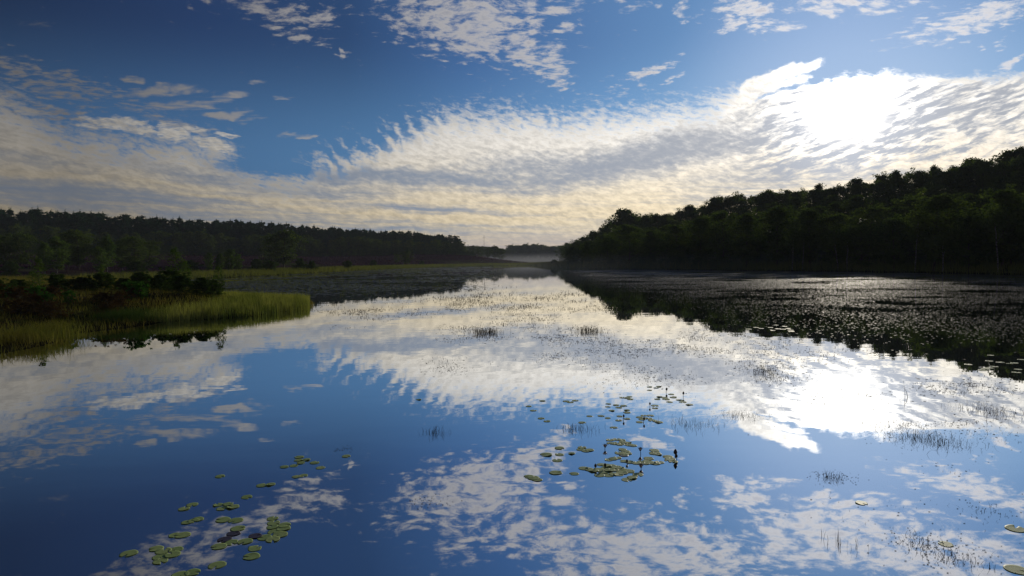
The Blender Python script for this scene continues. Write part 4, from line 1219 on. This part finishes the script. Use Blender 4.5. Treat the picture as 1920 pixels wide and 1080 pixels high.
V, F, tn = blades(P, np.interp(dd, [6, 12, 30, 70], [.05, .06, .10, .20]), np.interp(dd, [6, 15, 60], [.003, .008, .034]), .55, 82)
tag(link('water_stems', np_mesh('water_stems', V, F, {'tint': tn}), M_STEM), 'sparse thin brown stems poking through the bright reflection', 'water stems', kind='stuff')
# floating scraps between the stems
r_ = np.random.RandomState(83)
k = r_.choice(len(P), 2600)
Pb = P[k] + np.column_stack([r_.normal(size=2600) * .3, r_.normal(size=2600) * .5, np.zeros(2600)])
V, F, tn = flakes(Pb, np.interp(np.hypot(Pb[:, 0], Pb[:, 1]), [6, 15, 60], [.004, .012, .07]), .03, 84)
tag(link('floating_scraps', np_mesh('floating_scraps', V, F, {'tint': tn}), M_STEM), 'small brown leaf scraps floating among the thin stems', 'scraps', kind='stuff')

def stem_clump(px, py, wpx, n, h, lab, lean=.5, bits=0, wd=.0045):
    p = at(px, py); D = p.y; w = wpx / FOC * D; r = np.random.RandomState(int(px + py))
    q = np.column_stack([r.normal(size=n) * w * .45, r.normal(size=n) * w * .45, np.full(n, -.02)])
    V, F, tn = blades(q, h, wd, lean, int(px))
    e = empty('rush_clump', (p.x, p.y, 0))
    link('stems', np_mesh('rush_stems', V, F, {'tint': tn}), M_STEM, e)
    if bits:
        q = np.column_stack([r.normal(size=bits) * w * .8, r.normal(size=bits) * w * .8, np.zeros(bits)])
        V, F, tn = flakes(q, .0055, .08, int(py))
        link('leaf_scraps', np_mesh('leaf_scraps', V, F, {'tint': tn}), M_STEM, e)
    tag(e, lab, 'rushes')
stem_clump(815, 812, 32, 70, .13, 'small dark rush tuft alone on blue water left of the lilies')
stem_clump(1082, 805, 36, 110, .14, 'thin rush tuft on blue water behind the central lilies')
stem_clump(1300, 795, 50, 120, .12, 'loose rush tuft right of the upper lily pads')
stem_clump(1560, 895, 26, 60, .12, 'small twiggy tuft with scraps alone on blue water at right', .7, 120)
stem_clump(1745, 826, 70, 320, .13, 'wide dark rush patch on the blue edge at right', .7, 260)
stem_clump(1640, 800, 50, 90, .08, 'thin scattered rushes left of the wide dark rush patch', .8, 200)
stem_clump(1850, 770, 60, 160, .16, 'rush patch on bright water near the right edge', .6, 80)
stem_clump(1388, 780, 40, 130, .10, 'low dark rush patch at the edge of the bright cloud', .7, 120)
stem_clump(1700, 795, 40, 110, .07, 'low rush patch just above the wide dark one', .9, 150)
stem_clump(800, 940, 30, 24, .05, 'faint sunken tuft among mirrored clouds below the lilies', .9, 60)
stem_clump(645, 842, 16, 18, .05, 'faint speckled tuft above the lone pad left of centre', .9, 40)
stem_clump(1730, 1020, 50, 70, .09, 'tangled brown rush patch in the lower right', .8, 110)
stem_clump(1795, 1045, 60, 80, .10, 'tangled rushes right of the lower right patch', .8, 110)
stem_clump(1850, 960, 40, 30, .07, 'brown bent stems near the big pale pad at right', .9, 40)
stem_clump(1580, 1020, 50, 26, .12, 'few upright stems over the mirrored cloud at lower right', .2)
stem_clump(1700, 745, 4, 3, .38, 'single taller bent stem on bright water at right', .25, 0, .012)
stem_clump(1434, 700, 36, 160, .24, 'tall loose rush tuft right of the middle of the lake', .3)
stem_clump(1105, 622, 26, 160, .28, 'dense rush tuft on the brightest water', .3, 0, .012)
stem_clump(912, 624, 34, 200, .26, 'low dark rush tuft left of the brightest water', .3, 0, .012)

# mast beyond the distant wood
x, y = gp(908, 1180)
v, f = tube([(0, 0, 0), (0, 0, 38)], [.35, .2], 5)
v2, f2 = tube([(-2.2, 0, 33), (2.2, 0, 33)], [.15, .15], 4)
v, f = join([(v, f), (v2, f2)])
o = link('radio_mast', np_mesh('radio_mast', v, f), M_BARK); o.location = (x, y, gz(x, y) - .2)
tag(o, 'thin distant mast rising above the hazy far trees', 'mast')

# ================================================================== haze
def haze_box(name, x0, x1, y0, y1, z0, z1, dens, col, lab):
    V = np.array([(x, y, z) for z in (z0, z1) for y in (y0, y1) for x in (x0, x1)], float)
    F = np.array([(0, 2, 3, 1), (4, 5, 7, 6), (0, 1, 5, 4), (2, 6, 7, 3), (0, 4, 6, 2), (1, 3, 7, 5)])
    m, T = mat(name)
    pv = T.new('ShaderNodeVolumePrincipled')
    pv.inputs['Color'].default_value = (*col, 1); pv.inputs['Density'].default_value = dens; pv.inputs['Anisotropy'].default_value = 0.0
    o = T.new('ShaderNodeOutputMaterial'); T.l.new(pv.outputs[0], o.inputs['Volume'])
    ob = link(name, np_mesh(name, V, F), m)
    tag(ob, lab, 'haze', kind='stuff')
    return ob
def mist_bank(cx, cy, cz, rx, ry, rz, dens, lab):
    """low lens of morning mist lying on the water"""
    V = []; F = []; n = 40; m = 10
    for j in range(m + 1):
        t = math.pi * j / m
        for i in range(n):
            w = 2 * math.pi * i / n
            V.append((rx * math.sin(t) * math.cos(w), ry * math.sin(t) * math.sin(w), rz * math.cos(t)))
    for j in range(m):
        for i in range(n): F.append((j * n + i, (j + 1) * n + i, (j + 1) * n + (i + 1) % n, j * n + (i + 1) % n))
    mm, T = mat('mist')
    pv = T.new('ShaderNodeVolumePrincipled')
    oc = T.vm('MULTIPLY', T.new('ShaderNodeTexCoord').outputs['Object'], (1 / rx, 1 / ry, 1 / rz))
    T.put(pv.inputs['Density'], T.m('MULTIPLY', T.ss(T.vm('LENGTH', oc), 0.98, 0.25), dens))      # thins out towards its edge
    pv.inputs['Color'].default_value = (.92, .95, 1, 1); pv.inputs['Anisotropy'].default_value = 0.2
    o = T.new('ShaderNodeOutputMaterial'); T.l.new(pv.outputs[0], o.inputs['Volume'])
    ob = link('mist', np_mesh('mist', np.array(V), np.array(F)), mm); ob.location = (cx, cy, cz)
    tag(ob, lab, 'mist', kind='stuff')
mist_bank(55, 700, 1, 230, 340, 11, 0.0010, 'low pale mist lying before the distant wood in the gap')
mist_bank(60, 185, 0.3, 120, 75, 5.5, 0.0016, 'thin mist hanging over the water at the foot of the right wood')
if HAZE:
    haze_box('haze', -6000, 6000, -6000, 6000, -2.0, 56.0, 0.00014, (0.80, 0.88, 1.0), 'thin morning haze over the lake and the far woods')
